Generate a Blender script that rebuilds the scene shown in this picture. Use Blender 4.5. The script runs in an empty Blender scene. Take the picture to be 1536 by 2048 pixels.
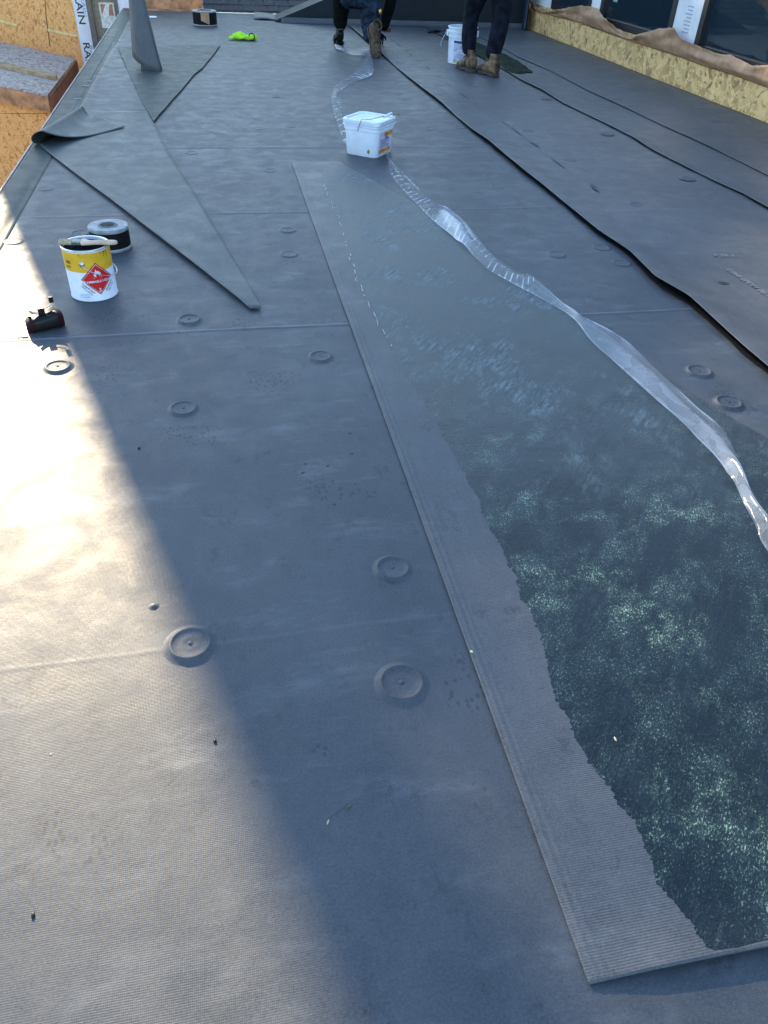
import bpy, bmesh, math, random
from mathutils import Vector, Matrix, noise as mn
random.seed(7)
PI = math.pi
S = bpy.context.scene
COL = S.collection

# ------------------------------------------------------------------ camera, world, sun
CAMH = 1.2
FPX = 1500.0
yv = Vector((-375/FPX, 1227/FPX, -1)).normalized()
xv = Vector((8563/FPX, 762/FPX, -1)); xv -= yv*xv.dot(yv); xv.normalize()
zv = xv.cross(yv)
RM = Matrix((xv, yv, zv))            # camera axes -> world
cd = bpy.data.cameras.new('camera'); cam = bpy.data.objects.new('camera', cd); COL.objects.link(cam)
cam.matrix_world = Matrix.Translation((0, 0, CAMH)) @ RM.to_4x4()
cd.sensor_fit = 'AUTO'; cd.sensor_width = 36; cd.lens = 36*FPX/2048
cd.clip_start = 0.02; cd.clip_end = 2000
S.camera = cam
S.render.resolution_x = 768; S.render.resolution_y = 1024

SUN_EL = math.radians(23.5)
sdir = Vector((-0.303, 1.0, 0)).normalized()*math.cos(SUN_EL); sdir.z = math.sin(SUN_EL)
w = bpy.data.worlds.new('World'); S.world = w; w.use_nodes = True
nt = w.node_tree
sky = nt.nodes.new('ShaderNodeTexSky'); sky.sky_type = 'NISHITA'; sky.sun_disc = False
sky.sun_elevation = SUN_EL; sky.sun_rotation = math.atan2(sdir.x, sdir.y)
sky.air_density = 1.2; sky.dust_density = 0.4; sky.ozone_density = 3.0
nt.links.new(sky.outputs[0], nt.nodes['Background'].inputs[0])
nt.nodes['Background'].inputs[1].default_value = 0.125
sl = bpy.data.lights.new('sun', 'SUN'); sl.energy = 4.2; sl.angle = math.radians(0.5); sl.color = (1.0, .80, .52)
sun = bpy.data.objects.new('sun', sl); COL.objects.link(sun)
sun.rotation_euler = sdir.to_track_quat('Z', 'Y').to_euler()
S.view_settings.view_transform = 'Standard'; S.view_settings.look = 'None'
S.view_settings.exposure = 2.1; S.view_settings.gamma = 1

# ------------------------------------------------------------------ helpers
def ray(px, py): return RM @ Vector(((px-768)/FPX, -(py-1024)/FPX, -1))
def G(px, py, z=0.0):
    d = ray(px, py); t = (z-CAMH)/d.z
    return Vector((d.x*t, d.y*t, z))
def onY(px, py, Y):
    d = ray(px, py)*(1/ray(px, py).y)*Y; return Vector((d.x, Y, CAMH+d.z))
def onX(px, py, X):
    d = ray(px, py); d = d*(X/d.x); return Vector((X, d.y, CAMH+d.z))
def J(px, Y, z):
    lo, hi = -8., 12.
    for _ in range(50):
        m = (lo+hi)/2; c = RM.transposed() @ Vector((m, Y, z-CAMH))
        if 768+FPX*c.x/-c.z < px: lo = m
        else: hi = m
    return Vector((m, Y, z))

def tag(o, label=None, cat=None, group=None, kind=None):
    if label: o['label'] = label
    if cat: o['category'] = cat
    if group: o['group'] = group
    if kind: o['kind'] = kind
    return o
def empty(name, loc, label, cat, rz=0, group=None):
    o = bpy.data.objects.new(name, None); COL.objects.link(o); o.location = loc
    o.rotation_euler = (0, 0, rz); o.empty_display_size = .05
    return tag(o, label, cat, group)
def obj(name, bm, m, parent=None, smooth=False, label=None, auto=None):
    me = bpy.data.meshes.new(name); bm.normal_update(); bm.to_mesh(me); bm.free()
    ms = m if isinstance(m, (list, tuple)) else [m]
    for k in ms: me.materials.append(k)
    o = bpy.data.objects.new(name, me); COL.objects.link(o)
    if parent: o.parent = parent
    if smooth:
        me.polygons.foreach_set('use_smooth', [True]*len(me.polygons))
        if auto: me.set_sharp_from_angle(angle=math.radians(auto))
    if label: o['label'] = label
    return o
def box(bm, a, b, mi=0, rot=None, org=(0, 0, 0)):
    vs = []
    for x in (a[0], b[0]):
        for y in (a[1], b[1]):
            for z in (a[2], b[2]):
                v = Vector((x, y, z))
                if rot is not None: v = rot @ v
                vs.append(bm.verts.new(v+Vector(org)))
    for f in ((0,1,3,2),(4,6,7,5),(0,4,5,1),(2,3,7,6),(0,2,6,4),(1,5,7,3)):
        q = bm.faces.new([vs[i] for i in f]); q.material_index = mi
    return vs
def bevel(bm, w, seg=2, ang=30):
    es = [e for e in bm.edges if len(e.link_faces) == 2 and e.calc_face_angle(0) > math.radians(ang)]
    bmesh.ops.bevel(bm, geom=es, offset=w, segments=seg, affect='EDGES', profile=.5)
def tube(bm, pts, r, n=8, mi=0, cap=True):
    pts = [Vector(p) for p in pts]; rs = r if isinstance(r, (list, tuple)) else [r]*len(pts)
    rings = []; up = Vector((0, 0, 1))
    for i, p in enumerate(pts):
        t = (pts[min(i+1, len(pts)-1)]-pts[max(i-1, 0)]).normalized()
        a = t.cross(up)
        if a.length < .1: a = t.cross(Vector((1, 0, 0)))
        a.normalize(); b = t.cross(a)
        rings.append([bm.verts.new(p+rs[i]*(a*math.cos(k*2*PI/n)+b*math.sin(k*2*PI/n))) for k in range(n)])
    for i in range(len(rings)-1):
        for k in range(n):
            f = bm.faces.new((rings[i][k], rings[i][(k+1) % n], rings[i+1][(k+1) % n], rings[i+1][k])); f.material_index = mi
    if cap:
        bm.faces.new(rings[0][::-1]).material_index = mi; bm.faces.new(rings[-1]).material_index = mi
def lathe(bm, prof, n=48, mi=0, c=(0, 0, 0)):
    rings = []
    for r, z in prof:
        if r < 1e-6: rings.append([bm.verts.new((c[0], c[1], c[2]+z))])
        else: rings.append([bm.verts.new((c[0]+r*math.cos(k*2*PI/n), c[1]+r*math.sin(k*2*PI/n), c[2]+z)) for k in range(n)])
    for a, b in zip(rings, rings[1:]):
        for k in range(n):
            A, B = a[k % len(a)], a[(k+1) % len(a)]; Cc, D = b[(k+1) % len(b)], b[k % len(b)]
            q = []
            for v in (A, B, Cc, D):
                if v not in q: q.append(v)
            if len(q) > 2: bm.faces.new(q).material_index = mi
def grid(bm, nu, nv, fn, mi=0, uv=None):
    V = [[bm.verts.new(fn(i/nu, j/nv)) for j in range(nv+1)] for i in range(nu+1)]
    for i in range(nu):
        for j in range(nv):
            f = bm.faces.new((V[i][j], V[i+1][j], V[i+1][j+1], V[i][j+1])); f.material_index = mi
    return V
def poly(bm, pts, mi=0):
    f = bm.faces.new([bm.verts.new(p) for p in pts]); f.material_index = mi; return f
def solid(o, t, off=1):
    m = o.modifiers.new('thickness', 'SOLIDIFY'); m.thickness = t; m.offset = off; return o
def interp(pts, t):
    """pts: list of (key, value...) sorted by key"""
    if t <= pts[0][0]: return pts[0][1]
    for a, b in zip(pts, pts[1:]):
        if t <= b[0]: return a[1]+(b[1]-a[1])*(t-a[0])/(b[0]-a[0])
    return pts[-1][1]
def fbm(x, y, z=0, o=4):
    return mn.fractal(Vector((x, y, z)), 1.0, 2.0, o)
def text_bm(body, size, ax='CENTER'):
    c = bpy.data.curves.new('t', 'FONT'); c.body = body; c.size = size; c.align_x = ax; c.align_y = 'CENTER'; c.resolution_u = 3; c.offset = size*.012
    o = bpy.data.objects.new('t', c); COL.objects.link(o)
    bpy.context.view_layer.update()
    dg = bpy.context.evaluated_depsgraph_get()
    me = bpy.data.meshes.new_from_object(o.evaluated_get(dg))
    bm = bmesh.new(); bm.from_mesh(me)
    bpy.data.objects.remove(o); bpy.data.curves.remove(c); bpy.data.meshes.remove(me)
    return bm
def mapv(bm, fn):
    for v in bm.verts: v.co = fn(v.co.copy())
    return bm
def merge(dst, src):
    mp = {}
    for v in src.verts: mp[v] = dst.verts.new(v.co)
    for f in src.faces:
        try: dst.faces.new([mp[v] for v in f.verts]).material_index = f.material_index
        except ValueError: pass
    src.free()

# ------------------------------------------------------------------ materials
class NT:
    def __init__(s, name):
        s.m = bpy.data.materials.new(name); s.m.use_nodes = True; s.t = s.m.node_tree
        s.p = s.t.nodes['Principled BSDF']; s.out = s.t.nodes['Material Output']
    def n(s, ty, **k):
        o = s.t.nodes.new(ty)
        for a, b in k.items(): setattr(o, a, b)
        return o
    def l(s, a, b): s.t.links.new(a, b)
    def setp(s, **k):
        for a, b in k.items(): s.p.inputs[a.replace('_', ' ')].default_value = b
    def geo(s): return s.n('ShaderNodeNewGeometry').outputs['Position']
    def objc(s): return s.n('ShaderNodeTexCoord').outputs['Object']
    def scale(s, v, sc):
        o = s.n('ShaderNodeVectorMath', operation='MULTIPLY'); s.l(v, o.inputs[0]); o.inputs[1].default_value = sc; return o.outputs[0]
    def noise(s, v, sc, det=4, rough=.5, dist=0):
        o = s.n('ShaderNodeTexNoise'); s.l(v, o.inputs['Vector']); o.inputs['Scale'].default_value = sc
        o.inputs['Detail'].default_value = det; o.inputs['Roughness'].default_value = rough; o.inputs['Distortion'].default_value = dist
        return o.outputs['Fac']
    def vor(s, v, sc, feat='F1', out='Distance'):
        o = s.n('ShaderNodeTexVoronoi', feature=feat); s.l(v, o.inputs['Vector']); o.inputs['Scale'].default_value = sc
        return o.outputs[out]
    def ramp(s, f, stops):
        o = s.n('ShaderNodeValToRGB'); s.l(f, o.inputs[0]); e = o.color_ramp.elements
        while len(e) < len(stops): e.new(.5)
        for q, (p, c) in zip(e, stops): q.position = p; q.color = c if len(c) == 4 else (*c, 1)
        return o.outputs[0]
    def mr(s, f, a, b, c=0, d=1, smooth=True):
        o = s.n('ShaderNodeMapRange'); s.l(f, o.inputs[0])
        if smooth: o.interpolation_type = 'SMOOTHSTEP'
        for i, v in enumerate((a, b, c, d)): o.inputs[i+1].default_value = v
        return o.outputs[0]
    def math(s, op, a, b=None, c=None):
        o = s.n('ShaderNodeMath', operation=op)
        for i, v in enumerate((a, b, c)):
            if v is None: continue
            if isinstance(v, (int, float)): o.inputs[i].default_value = v
            else: s.l(v, o.inputs[i])
        return o.outputs[0]
    def mix(s, f, a, b, mode='MIX'):
        o = s.n('ShaderNodeMix', data_type='RGBA', blend_type=mode)
        if isinstance(f, (int, float)): o.inputs[0].default_value = f
        else: s.l(f, o.inputs[0])
        for i, v in ((6, a), (7, b)):
            if isinstance(v, (tuple, list)): o.inputs[i].default_value = (*v[:3], 1)
            else: s.l(v, o.inputs[i])
        return o.outputs[2]
    def bump(s, h, dist=.001, st=1.0, prev=None):
        o = s.n('ShaderNodeBump'); s.l(h, o.inputs['Height']); o.inputs['Distance'].default_value = dist; o.inputs['Strength'].default_value = st
        if prev is not None: s.l(prev, o.inputs['Normal'])
        return o.outputs[0]
    def xyz(s, v):
        o = s.n('ShaderNodeSeparateXYZ'); s.l(v, o.inputs[0]); return o.outputs

def plain(name, col, rough=.5, metal=0, var=.12, sc=30, bump=.0, bsc=200, **k):
    m = NT(name); v = m.objc(); f = m.noise(v, sc, 5)
    c2 = tuple(max(0, c*(1-var*2)) for c in col); c3 = tuple(min(1, c*(1+var)) for c in col)
    m.l(m.mix(m.mr(f, .3, .7), c2, c3), m.p.inputs['Base Color'])
    m.setp(Roughness=rough, Metallic=metal, **k)
    if bump: m.l(m.bump(m.noise(v, bsc, 4), bump), m.p.inputs['Normal'])
    return m.m

def membrane(name, c1, c2, rib=.27, weave=.25, pitch=.0033, rough=.50, dusty=.5, overlay=None, spec=.27):
    m = NT(name); v = m.geo(); x, y, z = m.xyz(v)
    big = m.noise(v, 1.3, 5, .6); mid = m.noise(v, 9, 6, .62, .6); fine = m.noise(v, 260, 3, .7)
    base = m.mix(m.mr(big, .32, .68), c1, c2)
    # handling marks: pale dusty smears and dark scuffs, stretched along the sheet
    sv = m.scale(v, (1.0, 2.6, 1))
    smear = m.mr(m.noise(sv, 3.2, 9, .72, .25), .50, .74)
    base = m.mix(m.math('MULTIPLY', smear, dusty), base, (c2[0]*2.5, c2[1]*2.4, c2[2]*2.25))
    dark = m.mr(m.noise(m.scale(v, (1.5, 1, 1)), 9, 9, .75, .3), .54, .70)
    base = m.mix(m.math('MULTIPLY', dark, .75), base, (c1[0]*.45, c1[1]*.45, c1[2]*.48))
    base = m.mix(m.mr(mid, .35, .7, 0, .35), base, (c2[0]*1.25, c2[1]*1.2, c2[2]*1.15))
    g1 = m.noise(v, 230, 5, .8); g2 = m.noise(m.scale(v, (1, .35, 1)), 28, 6, .75)
    base = m.mix(m.mr(g1, .42, .70, 0, .34), base, (c2[0]*1.8, c2[1]*1.8, c2[2]*1.75))
    base = m.mix(m.mr(g1, .30, .48, .34, 0), base, (c1[0]*.4, c1[1]*.4, c1[2]*.45))
    base = m.mix(m.mr(g2, .50, .74, 0, .20), base, (c2[0]*1.7, c2[1]*1.65, c2[2]*1.7))
    spk = m.mr(m.vor(v, 150), .0, .09, 1, 0)
    spkm = m.math('MULTIPLY', spk, m.mr(m.noise(v, 37, 2), .60, .66))
    base = m.mix(m.math('MULTIPLY', spkm, .8), base, (.42, .42, .38))
    dsp = m.math('MULTIPLY', m.mr(m.vor(m.scale(v, (1.1, 1, 1)), 23), .0, .05, 1, 0), m.mr(m.noise(v, 5.3, 2), .57, .62))
    base = m.mix(m.math('MULTIPLY', dsp, .8), base, (.008, .009, .01))
    # broad tide marks and hair-thin scratches
    tide = m.math('ABSOLUTE', m.math('SUBTRACT', m.noise(v, 2.1, 6, .6, .9), .52))
    base = m.mix(m.math('MULTIPLY', m.mr(tide, 0, .02, 1, 0), .03), base, (c2[0]*2.2, c2[1]*2.2, c2[2]*2.1))
    sc = m.math('ABSOLUTE', m.math('SUBTRACT', m.noise(m.scale(v, (1, 5.5, 1)), 3.1, 2, .5, 3.5), .5))
    scm = m.math('MULTIPLY', m.mr(sc, 0, .0022, 1, 0), m.mr(m.noise(v, 2.6, 3), .54, .62))
    base = m.mix(m.math('MULTIPLY', scm, .16), base, (.25, .25, .25))
    if overlay: base = overlay(m, v, x, y, base)
    m.l(base, m.p.inputs['Base Color'])
    r = m.math('ADD', m.mr(mid, .3, .7, rough-.05, rough+.09), m.mr(fine, .3, .7, -.03, .05))
    m.l(r, m.p.inputs['Roughness'])
    # woven / ribbed face of the sheet
    ry = m.math('SINE', m.math('MULTIPLY', m.math('ADD', y, m.math('MULTIPLY', m.noise(v, 20, 2), .0012)), 2*PI/pitch))
    rx = m.math('SINE', m.math('MULTIPLY', x, 2*PI/(pitch*.85)))
    h = m.math('ADD', m.math('MULTIPLY', ry, rib), m.math('MULTIPLY', rx, weave))
    h = m.math('MULTIPLY', h, m.mr(m.noise(v, 6, 3), .25, .65, .45, 1))
    fade = m.mr(y, 1.2, 4.5, 1, .25)
    h = m.math('MULTIPLY', h, fade)
    b1 = m.bump(h, .00024)
    b2 = m.bump(fine, .00040, .55, b1)
    b3 = m.bump(m.noise(v, 42, 4, .6), .0009, .5, b2)
    b4 = m.bump(m.noise(v, 6.5, 5, .55, .4), .0030, .5, b3)
    pim = m.math('MULTIPLY', m.mr(m.vor(v, 8.7), .0, .035, 1, 0), m.mr(m.noise(v, 3.1, 1), .5, .55))
    b5 = m.bump(pim, .0012, .8, b4)
    m.l(b5, m.p.inputs['Normal'])
    m.setp(**{'Specular_IOR_Level': spec})
    return m.m

def glue_and_joint_light(m, v, x, y, base):
    # old bonding adhesive smeared along the edge strip
    d = m.math('SUBTRACT', x, m.math('MULTIPLY', m.noise(m.scale(v, (1, 1.2, 1)), 7, 5, .7), .16))
    k = m.math('MULTIPLY', m.mr(d, -1.02, -1.0, 1, 0), m.mr(y, 5.5, 6.2, 0, 1))
    base = m.mix(m.math('MULTIPLY', k, .7), base, (.16, .145, .115))
    k2 = m.math('MULTIPLY', m.mr(d, -.995, -.97, 1, 0), m.mr(y, 2.2, 5.2, 1, 0))
    base = m.mix(m.math('MULTIPLY', k2, .55), base, (.26, .25, .20))
    for i, (s_, st_) in enumerate(((1.08, .10), (2.555, .45), (3.86, .2), (5.14, .4))):  # pale stripe on each joint ridge: light on it put into the colour
        wv = m.math('ADD', s_, m.math('MULTIPLY', m.math('SINE', m.math('ADD', m.math('MULTIPLY', x, 3.0), i)), .006))
        dd = m.math('ABSOLUTE', m.math('SUBTRACT', y, wv))
        k3 = m.math('MULTIPLY', m.mr(dd, .002, .009, st_, 0), m.mr(m.noise(v, 12, 4), .3, .6, .3, 1))
        base = m.mix(k3, base, (.20, .22, .24))
    # boot prints: patches of small dark lozenges
    lz = m.mr(m.vor(m.scale(v, (1.0, .62, 1)), 85), .30, .42, 1, 0)
    zone = m.mr(m.noise(v, 3.6, 3, .5), .60, .64)
    return m.mix(m.math('MULTIPLY', m.math('MULTIPLY', lz, zone), .45), base, (.018, .022, .026))

EP = membrane('roof_membrane', (.044, .051, .060), (.072, .079, .087), overlay=glue_and_joint_light)
EP_R = membrane('loose_sheet_membrane', (.054, .061, .069), (.084, .089, .095), dusty=.4, rough=.48, spec=.32)
EP_S = membrane('strip_membrane', (.062, .067, .074), (.095, .099, .104), pitch=.0042, rib=.8, weave=.12, rough=.45, dusty=.3)
EP_T = membrane('cut_sheet_membrane', (.060, .070, .073), (.088, .098, .098), rough=.48, spec=.22, dusty=.2)
EP_U = membrane('grey_green_membrane', (.046, .055, .052), (.066, .075, .070), rough=.5, spec=.14, dusty=.25)
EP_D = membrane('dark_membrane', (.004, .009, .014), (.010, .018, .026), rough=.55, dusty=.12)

def osb(name, a, b, c, sc=1.0, rough=.75):
    m = NT(name); v = m.objc()
    v1 = m.n('ShaderNodeVectorRotate'); v1.inputs['Angle'].default_value = .6; v1.inputs['Axis'].default_value = (1, .3, .2); m.l(v, v1.inputs[0])
    w1 = m.n('ShaderNodeTexVoronoi'); m.l(m.scale(v1.outputs[0], (38*sc, 26*sc, 11*sc)), w1.inputs['Vector']); w1.inputs['Scale'].default_value = 1
    v2 = m.n('ShaderNodeVectorRotate'); v2.inputs['Angle'].default_value = -1.1; v2.inputs['Axis'].default_value = (.9, .2, .4); m.l(v, v2.inputs[0])
    w2 = m.n('ShaderNodeTexVoronoi'); m.l(m.scale(v2.outputs[0], (36*sc, 30*sc, 9*sc)), w2.inputs['Vector']); w2.inputs['Scale'].default_value = 1
    s1 = m.xyz(w1.outputs['Color'])[0]; s2 = m.xyz(w2.outputs['Color'])[1]
    v3 = m.n('ShaderNodeVectorRotate'); v3.inputs['Angle'].default_value = 1.5; v3.inputs['Axis'].default_value = (1, -.5, .3); m.l(v, v3.inputs[0])
    w3 = m.n('ShaderNodeTexVoronoi'); m.l(m.scale(v3.outputs[0], (60*sc, 52*sc, 13*sc)), w3.inputs['Vector']); w3.inputs['Scale'].default_value = 1
    s3 = m.xyz(w3.outputs['Color'])[2]; s1b = m.xyz(w1.outputs['Color'])[1]; s2b = m.xyz(w2.outputs['Color'])[2]
    f = m.mix(m.mr(s1b, .45, .50), s2, s1); f = m.xyz(f)[0]
    f = m.mix(m.mr(s2b, .62, .66), f, s3); f = m.xyz(f)[0]
    col = m.ramp(f, [(0, c), (.10, tuple((p+q)/2 for p, q in zip(b, c))), (.25, b), (.6, a), (1, tuple(min(1, q*1.15) for q in a))])
    g = m.noise(m.scale(v1.outputs[0], (1, 1, .25)), 130*sc, 4, .7)
    col = m.mix(m.mr(g, .3, .7, 0, .4), col, c)
    m.l(col, m.p.inputs['Base Color']); m.setp(Roughness=rough)
    m.l(m.bump(f, .0012, .6, m.bump(g, .001)), m.p.inputs['Normal'])
    return m.m
OSB_Y = osb('strand_board_pale', (.82, .55, .24), (.64, .40, .16), (.26, .15, .06), .85)
OSB_O = osb('strand_board_orange', (.98, .50, .18), (.88, .41, .13), (.50, .20, .06), 1.15)
OSB_G = osb('strand_board_shade_grey', (.56, .47, .40), (.42, .34, .29), (.20, .14, .11))  # strand board greyed in the colour for the shade on the box roof
LUMBER = plain('raw_lumber', (.50, .33, .18), .7, var=.2, sc=14, bump=.001)
LUMBER_D = plain('brown_fascia_lumber', (.20, .085, .04), .7, var=.25, sc=12)
LUMBER_O = plain('orange_fascia_lumber', (.50, .25, .12), .7, var=.25, sc=9)
WRAP = plain('white_house_wrap', (.72, .74, .78), .45, var=.05, sc=6, bump=.003, bsc=25)
INK = plain('black_ink', (.02, .02, .024), .5)
BLUEINK = plain('navy_ink', (.03, .05, .22), .5)
GREYINK = plain('grey_blue_ink', (.32, .38, .55), .6)
TAN = plain('tan_interior_board', (.30, .25, .17), .7)
FRAME = plain('dark_window_frame', (.016, .018, .022), .4)
FRAMEB = plain('bronze_window_frame', (.13, .12, .10), .5)
KRAFT = NT('brown_paper'); _v = KRAFT.objc()
KRAFT.l(KRAFT.mix(KRAFT.mr(KRAFT.noise(_v, 6, 6, .6), .3, .7), (.34, .19, .11), (.48, .29, .17)), KRAFT.p.inputs['Base Color'])
KRAFT.setp(Roughness=.8); KRAFT.l(KRAFT.bump(KRAFT.noise(_v, 9, 5, .6, 1.2), .02, .7), KRAFT.p.inputs['Normal']); KRAFT = KRAFT.m
GLASS = NT('dark_window_glass'); GLASS.setp(Roughness=.02, **{'Specular_IOR_Level': .8})
GLASS.p.inputs['Base Color'].default_value = (.010, .022, .035, 1)
GLASS.l(GLASS.bump(GLASS.noise(GLASS.objc(), 1.1, 1), .006, .4), GLASS.p.inputs['Normal']); GLASS = GLASS.m
WHITEP = plain('white_plastic', (.70, .78, .90), .38, var=.03, sc=20)
STEEL = plain('zinc_wire', (.55, .55, .56), .3, metal=.9)
BLACKT = plain('black_tape', (.004, .004, .005), .7, Specular_IOR_Level=.2)
LINER = plain('pale_liner', (.25, .28, .30), .5, var=.15)
CARD = plain('grey_card_core', (.22, .21, .19), .8)
YEL = plain('yellow_label', (.72, .42, .02), .4, var=.05)
RED = plain('red_placard', (.62, .012, .018), .4, var=.04)
DKRED = plain('dark_red_rubber', (.025, .003, .006), .6, Specular_IOR_Level=.2)
BLK = plain('black_plastic', (.007, .007, .008), .45, Specular_IOR_Level=.3)
WOOD = plain('pale_brush_wood', (.62, .45, .33), .5, var=.1)
BRIST = plain('tan_bristle', (.42, .33, .18), .8, var=.3, sc=150, bump=.002, bsc=400)
FERR = plain('gluey_ferrule', (.10, .13, .11), .35, metal=.6, var=.3, sc=60)
GLUEL = plain('wet_green_adhesive', (.02, .034, .028), .7, var=.4, sc=30)
ORANGE = plain('orange_label', (.55, .24, .03), .5, var=.2)
LIME = plain('lime_fabric', (.42, .85, .02), .8, var=.12, sc=25, bump=.004, bsc=60)
TANBOOT = plain('tan_boot_leather', (.15, .095, .052), .8, var=.45, sc=14, bump=.003, bsc=80)
SOLE = plain('dark_boot_sole', (.05, .042, .036), .8, var=.3)
SOLEB = plain('worn_brown_sole', (.10, .07, .045), .85, var=.35, sc=40, bump=.002)
JEAN = plain('blue_denim', (.018, .034, .066), .9, Specular_IOR_Level=.2, var=.35, sc=22, bump=.004, bsc=60)
NAVY = plain('navy_trousers', (.006, .009, .018), .9, Specular_IOR_Level=.15, var=.35, sc=18, bump=.004, bsc=50)
BLKC = plain('black_sleeve_cloth', (.003, .005, .006), .9, Specular_IOR_Level=.12, var=.3, bump=.004, bsc=40)
SKIN = plain('skin', (.42, .24, .17), .55, var=.06)
HAIR = plain('dark_hair', (.02, .014, .01), .7)
GOLD = plain('brass', (.75, .5, .1), .3, metal=.8)
SHING = NT('dark_shingles'); _v = SHING.objc()
SHING.l(SHING.mix(SHING.mr(SHING.noise(_v, 40, 4), .3, .7), (.018, .02, .024), (.045, .048, .054)), SHING.p.inputs['Base Color'])
SHING.setp(Roughness=.85); SHING.l(SHING.bump(SHING.noise(_v, 300, 2), .003), SHING.p.inputs['Normal']); SHING = SHING.m

# ------------------------------------------------------------------ setting
YS0 = [1.08, 2.555, 3.86, 5.14]     # board joints that show through the membrane
def roofz(x, y):
    z = .0012*fbm(x*1.3, y*1.3, 3, 3)
    for k, s in enumerate(YS0):
        lim = .43 if k in (0,) else 1.8
        if -.96 < x < lim:
            z += (.0004, .0030, .0022, .003)[k]*math.exp(-((y-s-.006*math.sin(x*3+k))/(.006+.002*k))**2)
    return z
def build_roof():
    ys = [-2.0+.06*i for i in range(0, 242)]
    ys = [y for y in ys if y < 12.44 and all(abs(y-s) > .035 for s in YS0)]+[12.45]
    for s in YS0: ys += [s+d*.0035 for d in range(-9, 10)]
    ys.sort(); xs = [-.96+.065*i for i in range(81)]; xs[-1] = 4.226
    bm = bmesh.new()
    V = [[bm.verts.new((x, y, roofz(x, y))) for y in ys] for x in xs]
    for i in range(len(xs)-1):
        for j in range(len(ys)-1):
            bm.faces.new((V[i][j], V[i+1][j], V[i+1][j+1], V[i][j+1]))
    o = obj('roof_deck', bm, EP, smooth=True); tag(o, kind='structure')
build_roof()
SOIL = NT('bare_soil'); _v = SOIL.geo()
SOIL.l(SOIL.mix(SOIL.mr(SOIL.noise(_v, .6, 8, .65), .3, .7), (.10, .085, .065), (.22, .19, .15)), SOIL.p.inputs['Base Color'])
SOIL.setp(Roughness=.95); SOIL.l(SOIL.bump(SOIL.noise(_v, 6, 8, .7), .08), SOIL.p.inputs['Normal']); SOIL = SOIL.m
bm = bmesh.new(); grid(bm, 20, 20, lambda u, v: Vector(((u-.5)*900, (v-.5)*900, -3.3)))
tag(obj('ground', bm, SOIL), kind='structure')

# the storey under the deck
bm = bmesh.new(); box(bm, (-1.09, -2.0, -3.3), (4.4, 12.44, -.02))
tag(obj('lower_storey', bm, OSB_O), 'strand board storey of the house that carries the black roof', 'building')

# edge curb wrapped in membrane
bm = bmesh.new()
prof = [(-.948, -.004), (-.950, .003), (-.962, .0045), (-.985, .0050), (-.989, .0072), (-1.03, .008), (-1.085, .009), (-1.104, .007), (-1.110, -.02), (-1.110, -.16)]
NY = 200
def pf(u, v):
    y = -2+14.46*v; k = u*(len(prof)-1); i = min(int(k), len(prof)-2); f = k-i
    x = prof[i][0]*(1-f)+prof[i+1][0]*f; z = prof[i][1]*(1-f)+prof[i+1][1]*f
    return Vector((x+.004*fbm(3, y*1.7, u), y, z+(.0012*fbm(7, y*2.3, u*3) if 0 < u < .8 else 0)))
grid(bm, len(prof)-1, NY, pf)
curb = obj('roof_edge_curb', bm, EP_U, smooth=True)
tag(curb, 'low membrane wrapped curb running along the left edge of the roof', 'curb')
bm = bmesh.new(); grid(bm, 1, 150, lambda u, v: Vector((-1.109+u*.006, -2+14.4*v, .0095+.001*fbm(1, v*40))))
solid(obj('pale_edge_trim', bm, plain('pale_trim', (.5, .5, .5), .5), curb), .002)
bm = bmesh.new()   # black joint line where the wrap meets the deck
grid(bm, 1, 160, lambda u, v: Vector((-.992+.006*u+.004*fbm(1, v*20), 5.9+6.5*v, .0085+.001*u)))
obj('joint_bead', bm, plain('black_sealant', (.02, .02, .018), .5), curb)
for y in (6.55, 7.05, 7.25):
    bm = bmesh.new(); box(bm, (-1.02, y-.008, .0085), (-.965, y+.008, .0115))
    bm2 = obj('joint_tab', bm, LINER, curb)

# right hand knee wall with windows
wall = empty('window_wall', (4.23, 6, 0), 'strand board knee wall topped by dark framed windows on the right', 'wall')
wall.location = (0, 0, 0)
def part(name, boxes, m, parent, bv=0):
    bm = bmesh.new()
    for a, b in boxes: box(bm, a, b)
    if bv: bevel(bm, bv)
    return obj(name, bm, m, parent)
part('base_board', [((4.23, -2, -.02), (4.255, 5.005, .245)), ((4.229, 5.01, -.02), (4.255, 7.44, .245)), ((4.231, 7.446, -.02), (4.255, 9.87, .245)), ((4.23, 9.876, -.02), (4.255, 11.5, .245))], OSB_Y, wall)
part('base_batten', [((4.222, -2, -.01), (4.2285, 9.5, .012))], LUMBER, wall)
part('wall_core', [((4.256, -2, -.02), (4.40, 11.5, .30)), ((4.30, -2, 1.5), (4.45, 11.5, 1.75))], OSB_Y, wall)
units = [(10.75, 9.56), (9.30, 7.66), (7.20, 4.35), (3.95, 1.1), (.7, -1.95)]
pr = 0
for a, b in units:
    fr = part('window', [((4.262, b, .285), (4.33, a, .365)), ((4.262, b, 1.4), (4.33, a, 1.48)), ((4.262, b, .366), (4.33, b+.075, 1.399)), ((4.262, a-.075, .366), (4.33, a, 1.399))], FRAME, wall, .004)
    part('pane', [((4.30, b+.076, .366), (4.31, a-.076, 1.399))], GLASS, fr)
for a, b in zip([11.5]+[u[1] for u in units], [u[0] for u in units]):
    if a-b > .02: part('jamb_wrap', [((4.272, b+.003, .24), (4.35, a-.003, 1.495))], WRAP, wall)
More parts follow.
